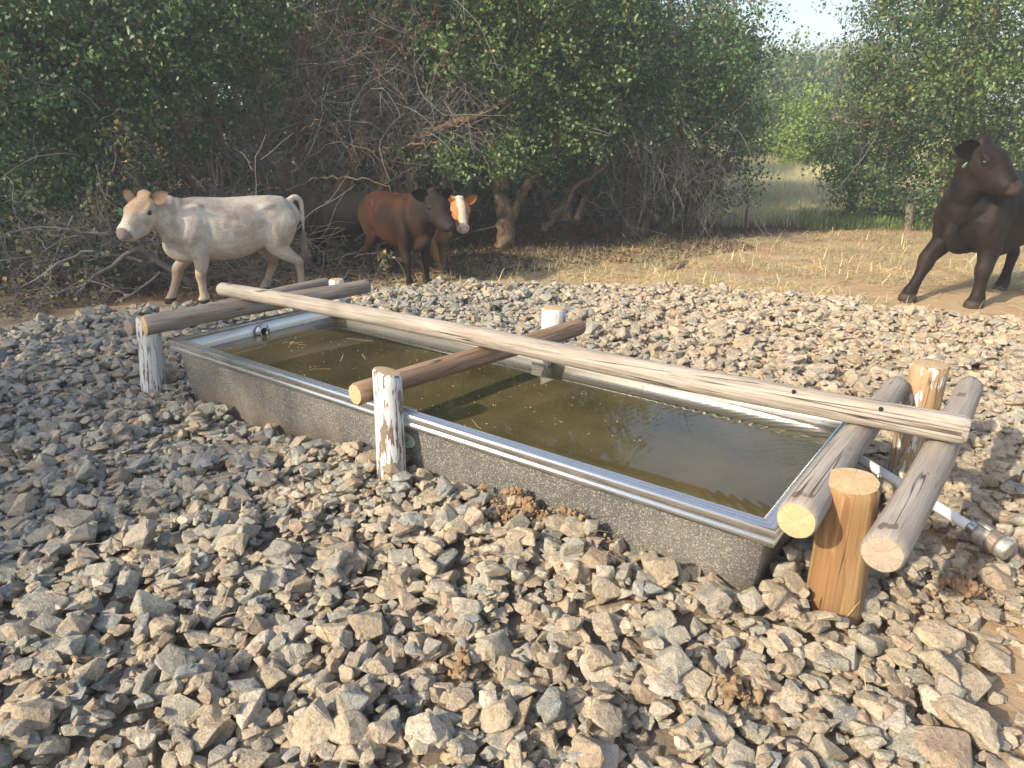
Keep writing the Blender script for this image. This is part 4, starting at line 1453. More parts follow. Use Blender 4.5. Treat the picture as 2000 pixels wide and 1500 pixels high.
tree('thicket_tree', 'forked tree with orange lichen limbs behind the red brown calf', at_y(735, 440, 10.5)*np.array([1, 1, 0]),
     [(path((725, 480, 10.5), (735, 385, 10.4), (765, 310, 10.2), (830, 262, 10.0), (900, 235, 9.9), (950, 215, 9.9), (990, 185, 9.8)), .075, .03),
      (path((800, 470, 10.4), (793, 330, 10.4), (785, 200, 10.3), (778, 80, 10.3), (780, -60, 10.3)), .04, .03),
      (path((812, 400, 10.0), (803, 320, 9.9), (840, 240, 9.7)), .03, .018), (path((770, 450, 10.7), (780, 330, 10.7), (790, 280, 10.7)), .05, .03)],
     [lb(820, 120, 11.0, .8, .6, .6, .5), lb(860, 310, 9.7, .5, .4, .22, 1.0), lb(900, -80, 10.0, 1.6, 1.3, 1.0)], seed=5, bark='bark_rust', mat='leaf_mid',
     tangle=[tg(820, 230, 9.8, .6, .4, .6, 170, .8, .9)])
tree('thicket_tree', 'fat trunked tree with a low leafy branch beside the tan calf head', at_y(985, 480, 10.7)*np.array([1, 1, 0]),
     [(path((985, 488, 10.4), (982, 420, 10.4), (972, 345, 10.4), (962, 260, 10.4), (950, 160, 10.4), (930, 20, 10.4)), .135, .07),
      (path((988, 440, 10.8), (1010, 390, 10.9), (1040, 340, 11.0), (1085, 280, 11.1), (1120, 200, 11.2)), .075, .04),
      (path((990, 420, 11.0), (960, 370, 11.0), (930, 350, 11.0), (900, 330, 11.0)), .045, .02), (path((1060, 450, 11.4), (1110, 380, 11.4), (1180, 320, 11.4)), .05, .025)],
     [lb(870, 40, 9.7, .8, .7, .6, .9), lb(980, 70, 9.8, 1.0, .8, .7, .9), lb(900, 150, 10.0, .8, .6, .5, .65), lb(1040, 160, 10.0, .9, .7, .6, .9),
      lb(930, 300, 9.7, .6, .5, .24, 1.2), lb(1030, 305, 9.8, .55, .5, .26, 1.2), lb(1080, 255, 10.2, .8, .6, .45, 1.0), lb(1110, 80, 10.3, 1., .9, .8, .9), lb(1000, -90, 10.2, 1.8, 1.3, 1.0)],
     seed=6, bark='bark_tan', mat='leaf_mid', tangle=[tg(960, 190, 9.9, .8, .4, .6, 120, .8, .6)])
tree('thicket_tree', 'shady tree with drooping bare branches over the dark hollow', (1.9, 11.8, 0),
     [([(1.9, 11.8, 0), (1.8, 11.7, 1.2), (1.6, 11.4, 2.4), (1.5, 11.2, 3.2)], .12, .05), ([(2.1, 11.9, 0), (2.5, 11.9, 1.2), (2.9, 11.7, 2.6)], .08, .04),
      ([(1.7, 11.9, 0), (1.1, 11.9, .9), (.8, 11.8, 2.0)], .07, .03), ([(2.4, 12.2, 0), (2.9, 12.2, .8), (3.5, 12.0, 1.4)], .06, .02)],
     [lb(1170, 75, 10.8, 1.1, .9, .8), lb(1290, 95, 11, 1.2, 1., .68), lb(1200, 190, 11.0, .9, .7, .6, .9), lb(1310, 200, 11.2, 1.0, .8, .6, .8), lb(1150, 270, 11.2, .7, .5, .3, .7), lb(1150, -70, 11, .9, 1., .5), lb(1180, 330, 12.2, .8, .5, .35, .8), lb(1300, 330, 12.3, .8, .5, .4, .8), lb(1250, 420, 12.9, 1.2, .5, .4, .9)],
     seed=7, bark='bark_shaded', tangle=[tg(1240, 250, 10.8, .7, .4, .4, 90, .9, 1.3), tg(1330, 270, 11.0, .6, .4, .5, 120, 1.0, 1.4), tg(1150, 380, 11.4, .9, .4, .3, 60, .8, .6)])
tree('thicket_tree', 'rounded green tree at the right end of the thicket beside the meadow gap', (3.0, 12.6, 0),
     [([(3.0, 12.6, 0), (3.1, 12.4, 1.4), (3.2, 12.1, 2.4), (3.2, 12, 3.2)], .11, .05), ([(2.9, 12.8, 0), (3.5, 12.6, 1.0), (3.8, 12.4, 2.0)], .07, .03)],
     [lb(1368, 105, 11.4, .75, .9, .68), lb(1415, 185, 11.8, .42, .7, .6), lb(1390, 240, 11.8, .75, .8, .6, .9), lb(1430, 330, 12.3, .38, .6, .5, 1.1), lb(1360, 390, 12.6, .8, .6, .4, .8), lb(1385, 40, 11.5, .45, .6, .4, .8)],
     seed=8, bark='bark_shaded', tangle=[tg(1370, 320, 11.6, .5, .3, .5, 110, 1.0, 1.3), tg(1380, 60, 11.2, .6, .4, .6, 100, .8, .5)])
# second row, dark behind the first
for k, (x, y, w_, lab) in enumerate([(-8.8, 11.3, 1.9, 'tall dark tree at the very left behind the first trees'), (-6.2, 12.2, 1.8, 'dark tree behind the brush pile'),
                                     (-3.6, 12.9, 1.8, 'dark tree deep behind the white calf'), (-1.2, 13.3, 1.8, 'dark tree deep behind the red brown calf'),
                                     (1.0, 13.9, 1.8, 'dark tree deep behind the fat trunk'), (2.9, 14.6, 1.5, 'dark tree deep behind the drooping branches')]):
    rk = np.random.default_rng(50+k)
    tree('thicket_tree', lab, (x, y, 0), [([(x, y, 0), (x+.1, y, 1.6), (x-.1, y-.1, 3.2), (x, y, 5)], .12, .04), ([(x+.2, y, 0), (x+.7, y-.2, 1.4), (x+.9, y-.2, 3)], .08, .03), ([(x-.2, y, 0), (x-.8, y-.1, 1.4), (x-1.1, y-.2, 3)], .08, .03)],
         [(x+rk.uniform(-.3, .3), y-.2, min(4.2, 4.0-.30*max(0, x)), w_, 1.2, 1.5 if x < 0 else .9, 1.4), (x-.8, y-.1, 2.4, 1.2, 1.0, 1.1, 1.0), (x+.8, y-.1, 2.3, 1.2, 1., 1.1, 1.0), (x, y+.4, 1.0, w_, .8, .9, 1.1), (x, y+1.0, .6, w_, .6, .8, 1.0), (x, y+.8, 2.8, w_, .7, 1.0, 1.2)],
         leaf=.07, seed=60+k, per=300, clump_r=.28, tangle=[(x, y-.6, 1.2, 1.4, .3, 1.1, 90, 1.1, .6)])
# third row: the wood goes on behind
for k, (x, y, lab) in enumerate([(-12.5, 15.5, 'far dark tree in the wood at the left'), (-9.0, 17.0, 'far dark tree in the wood behind the brush pile'), (-5.4, 17.5, 'far dark tree in the wood behind the white calf'),
                                 (-1.8, 18.0, 'far dark tree in the wood behind the red brown calf'), (1.6, 18.5, 'far dark tree in the wood behind the fat trunk')]):
    tree('thicket_tree', lab, (x, y, 0), [([(x, y, 0), (x, y, 2.5), (x, y, 5)], .15, .05)],
         [(x, y, 5.2 if x < 0 else 3.6, 2.4, 1.3, 1.6 if x < 0 else .9, 1.2), (x-.9, y, 2.8, 1.7, 1.1, 1.6, 1.2), (x+.9, y, 2.6, 1.7, 1.1, 1.6, 1.2), (x, y, .9, 2.4, .9, 1.0, 1.2)],
         leaf=.13, seed=160+k, per=210, clump_r=.35)
# right hand clump
tree('tree', 'big leafy tree at the right, hanging low behind the black bull', (7.6, 13.0, 0),
     [([(7.6, 13.0, 0), (7.5, 12.8, 1.5), (7.2, 12.5, 3), (7.0, 12.3, 4.6)], .16, .06), ([(7.8, 13.1, 0), (8.6, 12.9, 1.6), (9.2, 12.6, 3.2)], .11, .05),
      (path((1800, 190, 12.2), (1720, 235, 12.2), (1625, 228, 12.2)), .03, .012)],
     [lb(1800, 70, 12, 1.2, 1.2, 1.1), lb(1940, 60, 11.6, 1.3, 1.2, 1.1), lb(1900, 190, 11.8, 1.1, 1.0, .8), lb(1760, 180, 12.3, .8, .9, .6), lb(2050, 180, 11.6, 1.2, 1.2, 1.1), lb(1830, 290, 12.4, .9, .9, .5),
      lb(1960, 300, 12.2, 1.1, 1., .7), lb(1900, 390, 12.8, 1.2, .8, .5, .8), lb(1860, -80, 12, 2.0, 1.5, 1.0), lb(2090, 350, 12, 1.2, 1., .8)],
     seed=9, mat='leaf_mid', leaf=.06, clump_r=.22, group=None)
tree('tree', 'spreading tree right of the meadow gap, bare tips against the sky', (6.0, 13.4, 0),
     [([(6.3, 13.8, 0), (6.3, 13.7, 1.2), (6.2, 13.5, 2.2), (6.0, 13.2, 3.0)], .10, .03)],
     [lb(1755, 120, 12.6, .6, .8, .7, 1.1), lb(1705, 190, 12.8, .5, .7, .5, 1.2), lb(1700, 120, 12.8, .35, .6, .4, 1.0), lb(1648, 235, 13.0, .42, .7, .5, 1.4), lb(1635, 300, 13.0, .42, .7, .45, 1.4), lb(1700, 270, 12.9, .7, .7, .5, 1.2), lb(1655, 350, 13.0, .42, .6, .4, 1.4), lb(1700, 400, 13.1, .5, .5, .3, 1.4), lb(1770, 410, 13.2, .7, .5, .3, 1.3), lb(1760, 360, 13.0, .8, .6, .42, 1.2),
      lb(1700, 330, 13, .5, .6, .4), lb(1780, 20, 12.5, .5, .7, .5, .7)],
     seed=10, mat='leaf_dark', leaf=.055, tangle=[tg(1740, 60, 12.3, .5, .4, .5, 60, .8, .2), tg(1680, 60, 12.4, .25, .2, .4, 30, .7, -1.2), tg(1690, 225, 12.3, .5, .3, .2, 40, .9, .5)])
tree('tree', 'dark tree behind the right hand clump', (9.0, 15.2, 0), [([(9, 15.2, 0), (9, 15, 2), (8.8, 14.8, 4.5)], .15, .05)],
     [(9, 15, 4.2, 2, 1.4, 1.6, 1), (8.0, 15, 2.6, 1.4, 1.1, 1.2, 1), (10, 15, 2.4, 1.5, 1.2, 1.3, 1), (8.8, 15.4, 1.0, 2, .9, .9, 1), (11, 14, 2.5, 1.2, 1.4, 2, 1), (7.2, 15.2, 1.6, .9, .9, .9, 1)], leaf=.075, seed=12, per=260, clump_r=.3)
# beyond the gap
for (px, py, Y, r, mat_, lab, sd, pz) in [(1590, 235, 23, 1.05, 'leaf_bright', 'bright yellow-green round shrub in the meadow gap', 20, 300), (1505, 225, 25, 1.2, 'leaf_mid', 'darker shrub with bare stems left of the bright round shrub', 21, 300),
                                          (1530, 150, 34, 1.7, 'leaf_mid', 'distant tree left in the gap, below the sky', 22, 290), (1585, 152, 42, 1.9, 'leaf_mid', 'hazy far tree in the middle of the gap below the hill', 23, 285), (1470, 170, 30, 1.5, 'leaf_mid', 'distant tree half hidden by the right end of the thicket', 25, 290),
                                          (1655, 158, 36, 1.6, 'leaf_mid', 'distant tree half hidden by the right hand clump', 24, 290)]:
    p = at_y(px, py, Y); g = float(land(p[0], p[1]))
    tree('far_tree', lab, (p[0], p[1], g), [([(p[0], p[1], g), (p[0]+.1, p[1], (g+p[2])/2), (p[0], p[1], p[2])], .12, .05), ([(p[0]+.2, p[1], g), (p[0]+.7, p[1]-.2, (g+p[2])/2+.3)], .07, .03), ([(p[0]-.2, p[1], g), (p[0]-.6, p[1]-.2, (g+p[2])/2+.2)], .07, .03)],
         [(p[0], p[1], p[2], r, r, r*.8, 1), (p[0]-r*.5, p[1]-.3, p[2]-r*.7, r*.7, r*.7, r*.6, 1), (p[0]+r*.5, p[1]-.3, p[2]-r*.7, r*.75, r*.7, r*.6, 1), (p[0]+.2*r, p[1], p[2]-r*1.1, r*.7, r*.7, r*.5, .8)],
         mat=mat_, leaf=.11 if Y < 28 else .18, seed=sd, per=230 if Y < 28 else 130, clump_r=.3, per_clump=30, group=None)
# trees at the left, out of view, that throw the shade over the left of the gravel
def shade_tree(s, t, top, r, seed, lab, dens=1.0):
    sx, sy = -SUN_AZ.x, -SUN_AZ.y
    x, y = s*sx - t*sy, s*sy + t*sx
    tree('shade_tree', lab, (x, y, 0), [([(x, y, 0), (x, y+.1, top*.5), (x, y, top*.9)], .14, .05)],
         [(x, y, top-.8, r*.95, r*.95, .8, dens), (x, y, top-1.9, r*1.05, r*1.05, 1.1, dens), (x, y, top-3.2, r*.95, r, 1.1, dens), (x, y, max(.8, top-4.6), r*.9, r, 1.0, dens)], leaf=.10, seed=seed, per=190, clump_r=.3)


SHADE = [(-8.0, 4.35, 5.7, 1.3, 1.1, 'leafy tree out of view at the left, nearest the camera'), (-8.2, 6.1, 5.8, 1.3, 1.1, 'leafy tree out of view at the left, second from the camera'),
         (-8.4, 8.4, 8.0, 1.3, .5, 'thin leafy tree out of view at the left, third from the camera'), (-8.0, 11.6, 9.6, 2.4, .38, 'tall leafy tree out of view at the left, beside the thicket')]
for k, (s, t, top, r, dn, lab) in enumerate(SHADE):
    shade_tree(s, t, top, r, 80+k, lab, dn)

# brush pile of dead branches at the left
BP = empty('brush_pile', (-4.6, 7.1, 0))
tag(BP, 'tangled pile of dead grey branches at the left edge beyond the gravel', 'brush pile')
rb = np.random.default_rng(90)
PB = []
def branchy(pts, r0, depth, rng, out):
    P = smooth_path(pts, 12)
    P[1:] += rng.normal(0, 0.012, P[1:].shape)
    out.append((P, np.linspace(r0, r0*0.3, len(P))))
    if depth == 0: return
    for k in range(int(rng.integers(4, 8))):
        i = int(rng.integers(2, len(P)-1))
        d = P[i]-P[i-1]; d /= np.linalg.norm(d)
        e = d*0.7 + rng.normal(0, 0.65, 3); e /= np.linalg.norm(e)
        L_ = np.linalg.norm(P[-1]-P[0])*rng.uniform(0.25, 0.55)
        a = P[i]; b = a+e*L_*0.5 + rng.normal(0, .03, 3); c = a+e*L_ + np.array([0, 0, rng.uniform(-.15, .06)])
        b[2] = max(b[2], .04); c[2] = max(c[2], .03)
        branchy([a, b, c], r0*0.52, depth-1, rng, out)
mains = [(path((370, 560, 7.5), (300, 515, 7.3), (255, 500, 7.2), (200, 540, 7.1), (130, 575, 6.9), (20, 605, 6.7)), .034),
         (path((300, 480, 7.4), (230, 470, 7.2), (160, 465, 7.1), (60, 450, 7.0), (-30, 490, 6.9)), .018),
         (path((262, 430, 7.0), (250, 455, 7.0), (200, 465, 7.0), (140, 470, 7.0), (60, 520, 6.9)), .016),
         (path((310, 540, 7.2), (240, 590, 6.9), (170, 630, 6.7), (90, 665, 6.5)), .014), (path((180, 500, 6.9), (120, 520, 6.8), (40, 580, 6.6), (10, 640, 6.4)), .016),
         (path((280, 520, 7.3), (200, 505, 7.3), (90, 510, 7.2), (-30, 520, 7.2)), .02), (path((240, 580, 7.0), (170, 560, 6.9), (80, 600, 6.7), (30, 660, 6.4)), .014),
         (path((140, 430, 7.2), (110, 500, 7.0), (85, 580, 6.7), (60, 650, 6.4)), .013)]
for mp_, r0 in mains: branchy(mp_, r0, 2, rb, PB)
for k, (P, R) in enumerate(PB):
    pass
big = [t for t in PB if t[1][0] > 0.0125]; small = [t for t in PB if t[1][0] <= 0.0125]
o0 = np.array([-4.6, 7.1, 0])
for P, R in big:
    V, F = tubes([(P-o0, R)], 7); obj('branch', np_mesh('branch', V, F, 4, True), M['twig_pale'], BP)
V, F = tubes([(P-o0, R) for P, R in small], 4)
tag(obj('small_twigs', np_mesh('small_twigs', V, F, 4, True), M['twig_pale'], BP), kind='stuff')
tips = np.array([P[-1] for P, R in small])
C_ = np.concatenate([t + rb.normal(0, .05, (int(rb.integers(0, 4)), 3)) for t in tips])
V, F = leaf_arrays(rb, C_[C_[:, 2] > .02], .055)
tag(obj('withered_leaves', np_mesh('withered_leaves', V-o0, F, 3), M['leaf_pale'], BP), kind='stuff')
# undergrowth below and behind the brush pile, and under the thicket
tree('undergrowth_shrub', 'low leafy undergrowth below the dead brush pile', (-4.9, 7.5, 0), [([(-4.9, 7.5, 0), (-4.8, 7.4, .3)], .02, .01)],
     [(-5.0, 7.4, .15, 1.0, .7, .28, .7), (-4.0, 7.5, .1, .7, .5, .2, .45), (-5.6, 7.9, .5, .9, .6, .5, .8), (-3.6, 8.3, .15, .8, .5, .25, .4), (-2.6, 8.9, .15, .8, .4, .2, .3)], mat='leaf_dark', leaf=.05, seed=95, cat='shrub',
     tangle=[(-3.6, 8.0, .25, 1.2, .6, .25, 420, .9, .4), (-2.2, 8.9, .2, 1.0, .5, .2, 240, .9, .4), (-4.9, 7.7, .3, .9, .6, .3, 200, .8, .4)])
tree('undergrowth_shrub', 'small leafy shrub at the foot of the fat trunk, right of the tan calf', at_y(890, 520, 8.6)*np.array([1, 1, 0]),
     [(path((893, 540, 8.6), (888, 500, 8.6), (880, 440, 8.6)), .008, .004), (path((880, 535, 8.6), (870, 480, 8.6), (868, 420, 8.6)), .009, .004)],
     [lb(895, 480, 8.6, .17, .15, .10, .7), lb(900, 515, 8.6, .2, .16, .10, .7), lb(880, 550, 8.6, .2, .15, .06, .4)], mat='leaf_mid', leaf=.035, clump_r=.08, per=500, per_clump=14, seed=96, cat='shrub')
tree('sapling', 'thin sapling with a few leaves before the hind legs of the red brown calf', at_z(758, 562)*np.array([1, 1, 0]),
     [(path((757, 562, 7.55), (752, 535, 7.55), (748, 505, 7.55)), .006, .003), (path((762, 562, 7.55), (757, 540, 7.55), (752, 530, 7.55)), .005, .003)],
     [lb(743, 500, 7.5, .06, .06, .06, .5), lb(748, 520, 7.5, .06, .05, .05, .5)], mat='leaf_pale', leaf=.045, clump_r=.04, per=500, per_clump=8, seed=97, cat='sapling')
for k, (a, b, r, lab) in enumerate([((560, 545, 8.6), (700, 510, 9.2), .05, 'fallen grey log in the shade behind the white calf hind legs'), ((545, 520, 9.0), (660, 490, 9.5), .04, 'thinner fallen log behind the first one, in the shade'),
                                    ((430, 405, 9.2), (560, 408, 9.4), .07, 'fallen trunk lying level behind the back of the white calf')]):
    P, Q = at_y(*a), at_y(*b)
    r_ = bpy.data.objects.new('fallen_log', None); COL.objects.link(r_); r_.location = P
    tag(r_, lab, 'fallen log')
    V, F = tubes([(wander(np.random.default_rng(200+k), P, Q, 12, 0, .02)-P, np.linspace(r, r*.7, 12))], 10)
    obj('log', np_mesh('log', V, F, 4, True), M['bark_brown'], r_)
# chunk of dead wood on the straw
cw = at_z(1320, 525)
V, F = tubes([(np.array([(-.14, -.05, .03), (-.06, -.02, .045), (.0, .02, .05), (.07, .06, .07), (.13, .10, .085)]), [.02, .042, .045, .04, .022])], 10)
V += np.random.default_rng(4).normal(0, .006, V.shape)
tag(obj('wood_chunk', np_mesh('wood_chunk', V, F, 4, False), M['wood_dead'], None, tuple(cw)), 'short chunk of dark dead wood lying on the straw', 'dead wood')
tree('leafy_spray', 'rust coloured leaves standing in for a lit trunk at the left edge of the thicket', at_y(-5, 300, 7.9)*np.array([1, 1, 0]), [(path((-30, 420, 7.9), (0, 250, 7.9), (10, 120, 7.9)), .02, .01)],
     [lb(2, 150, 7.85, .10, .1, .22, .9), lb(12, 205, 7.85, .08, .1, .12, .8)], mat='leaf_rust_bright', seed=34, per=420, clump_r=.08, per_clump=14, cat='shrub', leaf=.05)  # leaves added in place of a lit red-brown trunk
# fence posts
for px, py, lab, r, hgt, m_ in ((1452, 446, 'thin dark metal fence post at the left of the meadow gap', .022, .42, 'steel_post'), (1768, 441, 'leaning wooden fence post under the right hand tree', .07, .45, 'bark_grey')):
    p = at_z(px, py)
    V, F = tubes([(np.array([(0, 0, -.2), (0, 0, .1), (-.01, 0, hgt*.6), (-.03 if r > .05 else 0, 0, hgt)]), [r]*4)], 10)
    V2 = np.vstack([V, V[-10:]*[1, 1, 1]])
    F2 = list(F.ravel()) + list(range(30, 40)); cnt = [4]*len(F)+[10]
    tag(obj('fence_post', np_mesh('fence_post', V, F2, cnt, False), M[m_], None, tuple(p)), lab, 'fence post')

# ------------------------------------------------------------------ straw, grass, weeds
def blades(name, pts, ln, width, lean, mat, seed, lie=0.0):
    rng = np.random.default_rng(seed)
    n = len(pts)
    a = rng.uniform(0, 2*PI, n)
    ln = ln*rng.uniform(0.5, 1.4, n)
    el = np.where(rng.random(n) < lie, rng.uniform(0.0, 0.25, n), np.clip(rng.normal(1.57-lean, 0.3, n), .2, 1.57))
    d = np.stack([np.cos(a)*np.cos(el), np.sin(a)*np.cos(el), np.sin(el)], -1)
    side = np.stack([-np.sin(a), np.cos(a), np.zeros(n)], -1)
    w = width*rng.uniform(.7, 1.4, (n, 1))
    p0 = pts; p1 = pts + d*ln[:, None]*.55
    droop = d.copy(); droop[:, 2] -= .35*np.cos(el); p2 = p1 + droop*ln[:, None]*.45
    p2[:, 2] = np.maximum(p2[:, 2], pts[:, 2]+.004)
    up = np.array([0, 0, 1])*.3
    V = np.stack([p0-side*w, p0+side*w, p1-side*w*.8, p1+side*w*.8, p2], 1).reshape(-1, 3)
    b = np.arange(n)[:, None]*5
    F = np.concatenate([b, b+1, b+3, b, b+3, b+2, b+2, b+3, b+4], 1).reshape(-1, 3)
    return tag(obj(name, np_mesh(name, V, F, 3), M[mat]), kind='stuff')


def sprinkle(n, seed, f, x0, x1, y0, y1):
    rng = np.random.default_rng(seed)
    out = []
    x = rng.uniform(x0, x1, n); y = rng.uniform(y0, y1, n)
    keep = f(x, y, rng)
    x, y = x[keep], y[keep]
    return np.stack([x, y, land(x, y)+.012], -1)


def patchy(x, y, s, thr, rng):
    nz = np.array([mnoise.noise((a*s, b*s, 3.3)) for a, b in zip(x, y)])
    return nz + rng.normal(0, .15, len(x)) > thr


edge_y = lambda x: np.interp(x, EDGE[:, 0], EDGE[:, 1])
f_straw = lambda x, y, r: (y > edge_y(x)-.12) & (y-.55*x < 9.2+r.normal(0, .5, len(x))) & (np.abs(x) < .75*y+.8) & patchy(x, y, .9, -.02, r)
blades('dry_straw', sprinkle(90000, 1, f_straw, -2.5, 9.5, 6.2, 12.6), .18, .0036, .9, 'straw', 2, .97)
f_stub = lambda x, y, r: (y > edge_y(x)+.05) & (y-.55*x < 9.0) & patchy(x, y, 1.3, .15, r)
blades('dry_grass_stubble', sprinkle(2200, 3, f_stub, -1, 9.5, 6.4, 12.8), .14, .0022, .35, 'straw', 4, .0)
f_dg = lambda x, y, r: patchy(x, y, .8, .12, r) & (y > 8.3) & (y-.55*x < 10.2)
blades('short_grey_green_grass', sprinkle(22000, 5, f_dg, -1, 9.5, 8.6, 13.2), .09, .0025, .6, 'drygreen', 6, .4)
f_mead = lambda x, y, r: (x > .17*y+1.2) & (x < .62*y) & (y > 12.9)
blades('meadow_grass', sprinkle(80000, 7, f_mead, 3, 26, 12.9, 38), .19, .004, .35, 'meadow', 8, .0)
f_weed = lambda x, y, r: (x > 5.0) & patchy(x, y, 1.1, -.1, r)
blades('green_weeds', sprinkle(16000, 9, f_weed, 3.2, 9.5, 12.7, 13.9), .20, .006, .5, 'weed', 10, .0)
# a few stalks lying on the stones
f_st = lambda x, y, r: (np.abs(x) < .7*y+.3)
ps = sprinkle(900, 11, f_st, -4, 4.5, 1.3, 7.6)
u_, v_ = to_uv(ps[:, 0], ps[:, 1])
ps = ps[~((u_ > -.1) & (u_ < TL+.1) & (v_ > -.1) & (v_ < TW+.1))][:260]
jx = np.clip(((ps[:, 0]-HX0)/HG).astype(int), 0, HNX-1); jy = np.clip(((ps[:, 1]-HY0)/HG).astype(int), 0, HNY-1)
ps[:, 2] = HF[jy, jx]+.012
blades('loose_stalks', ps, .13, .0016, .9, 'straw', 12, .7)
# litter of twigs and dead leaves under the thicket
f_lit = lambda x, y, r: (y-.55*x > 8.4) & (np.abs(x) < .8*y)
pl_ = sprinkle(16000, 13, f_lit, -7, 3.5, 7.0, 13)
V, F = leaf_arrays(np.random.default_rng(14), pl_+np.array([0, 0, .012]), .05, 2.5)
tag(obj('leaf_litter', np_mesh('leaf_litter', V, F, 3), M['leaf_red']), kind='stuff')
blades('fallen_twigs', sprinkle(5000, 15, f_lit, -7, 3.5, 7.0, 12.5), .3, .003, .9, 'twig', 16, .9)

# ------------------------------------------------------------------ cattle
def coat_mat(name, rough=0.75):
    t = NT(name)
    at = t.n('Attribute'); at.attribute_name = 'coat'; at.attribute_type = 'GEOMETRY'
    o = t.pos('object')
    n1 = t.noise(o, 7, 5, 0.6)
    c = t.mix(1.0, at.outputs['Color'], t.ramp(n1, [(0.3, (0.80, 0.78, 0.76)), (0.7, (1.12, 1.10, 1.08))]), 'MULTIPLY')
    hair = t.noise(t.pos('object', (22, 90, 40)), 2.0, 5, 0.75)
    c = t.mix(1.0, c, t.ramp(hair, [(0.3, (0.68, 0.68, 0.68)), (0.7, (1.22, 1.22, 1.22))]), 'MULTIPLY')
    mud = t.ramp(t.noise(o, 5.5, 6, 0.7), [(0.56, 0.0), (0.72, 0.5)])
    c = t.mix(mud, c, t.mix(1.0, c, (0.62, 0.52, 0.42), 'MULTIPLY'))
    t.bump(t.math('ADD', hair, t.math('MULTIPLY', t.noise(o, 14, 3), 1.5)), 0.4, 0.008)
    t.p.inputs['Sheen Weight'].default_value = 0.0
    t.p.inputs['Sheen Roughness'].default_value = 0.5
    return t.set(color=c, rough=rough, spec=0.12)


M['coat'] = coat_mat('cattle_coat')
M['coat_black'] = coat_mat('cattle_coat_glossy', 0.5)
M['eye'] = plain('dark_wet_eye', (0.012, 0.009, 0.008), 0.08, 0, 0.6)
M['lid'] = plain('eyelid', (0.10, 0.07, 0.055), 0.7)
M['nostril'] = plain('nostril', (0.012, 0.010, 0.010), 0.6)
M['tag_green'] = plain('green_ear_tag', (0.10, 0.32, 0.18), 0.5, 0, 0.4, 0.08)


def sweep(stations, up, n=18, sub=4):
    """Closed tube; station = (x, y, z, half width, half height). up fixes the 'height' direction."""
    A = np.array(stations, float)
    A = smooth_path5(A, (len(A)-1)*sub+1)
    P, W, Hh = A[:, :3], np.maximum(A[:, 3], .004), np.maximum(A[:, 4], .004)
    T = np.gradient(P, axis=0); T /= np.linalg.norm(T, axis=1, keepdims=True)
    up = np.asarray(up, float)
    S = np.cross(up[None], T); S /= np.linalg.norm(S, axis=1, keepdims=True)
    U = np.cross(T, S)
    # rounded ends
    Pl, Wl, Hl, Sl, Ul = [], [], [], [], []
    def add(p, w, h, s, u): Pl.append(p); Wl.append(w); Hl.append(h); Sl.append(s); Ul.append(u)
    r0 = min(W[0], Hh[0])*.7; r1 = min(W[-1], Hh[-1])*.7
    for f in (1.0, .8, .45): add(P[0]-T[0]*r0*f, W[0]*math.sqrt(max(1-f*f, .01)), Hh[0]*math.sqrt(max(1-f*f, .01)), S[0], U[0])
    for i in range(len(P)): add(P[i], W[i], Hh[i], S[i], U[i])
    for f in (.45, .8, 1.0): add(P[-1]+T[-1]*r1*f, W[-1]*math.sqrt(max(1-f*f, .01)), Hh[-1]*math.sqrt(max(1-f*f, .01)), S[-1], U[-1])
    Pl, Wl, Hl, Sl, Ul = map(np.array, (Pl, Wl, Hl, Sl, Ul))
    a = 2*PI*np.arange(n)/n
    V = Pl[:, None] + Sl[:, None]*(Wl[:, None]*np.cos(a))[..., None] + Ul[:, None]*(Hl[:, None]*np.sin(a))[..., None]
    m = len(Pl)
    F = []
    for j in range(m-1):
        for i in range(n):
            k = (i+1) % n
            F.append([j*n+i, j*n+k, (j+1)*n+k, (j+1)*n+i])
    V = V.reshape(-1, 3)
    F.append(list(range(n))[::-1]); F.append([(m-1)*n+i for i in range(n)])
    return V, F


def smooth_path5(A, n):
    if len(A) < 3:
        t = np.linspace(0, 1, n)[:, None]; return A[0]+(A[-1]-A[0])*t
    P = np.vstack([2*A[0]-A[1], A, 2*A[-1]-A[-2]])
    out = []
    for t in np.linspace(0, len(A)-1-1e-6, n):
        i = int(t); f = t-i
        p0, p1, p2, p3 = P[i], P[i+1], P[i+2], P[i+3]
        out.append(0.5*((2*p1)+(-p0+p2)*f+(2*p0-5*p1+4*p2-p3)*f*f+(-p0+3*p1-3*p2+p3)*f**3))
    return np.array(out)


def fuse(parts, voxel, smooth_it=5):
    V, F, off = [], [], 0
    for v, f in parts:
        V.append(v); F += [[i+off for i in q] for q in f]; off += len(v)
    me = bpy.data.meshes.new('tmp_body')
    me.from_pydata([tuple(p) for p in np.concatenate(V)], [], F)
    bm = bmesh.new(); bm.from_mesh(me); bmesh.ops.recalc_face_normals(bm, faces=bm.faces); bm.to_mesh(me); bm.free()
    o = bpy.data.objects.new('tmp_body', me)
    COL.objects.link(o)
    md = o.modifiers.new('r', 'REMESH'); md.mode = 'VOXEL'; md.voxel_size = voxel
    ms = o.modifiers.new('s', 'SMOOTH'); ms.factor = 0.5; ms.iterations = smooth_it
    dg = bpy.context.evaluated_depsgraph_get()
    dg.update()
    res = bpy.data.meshes.new_from_object(o.evaluated_get(dg))
    bpy.data.objects.remove(o)
    bpy.data.meshes.remove(me)
    for p in res.polygons: p.use_smooth = True
    return res


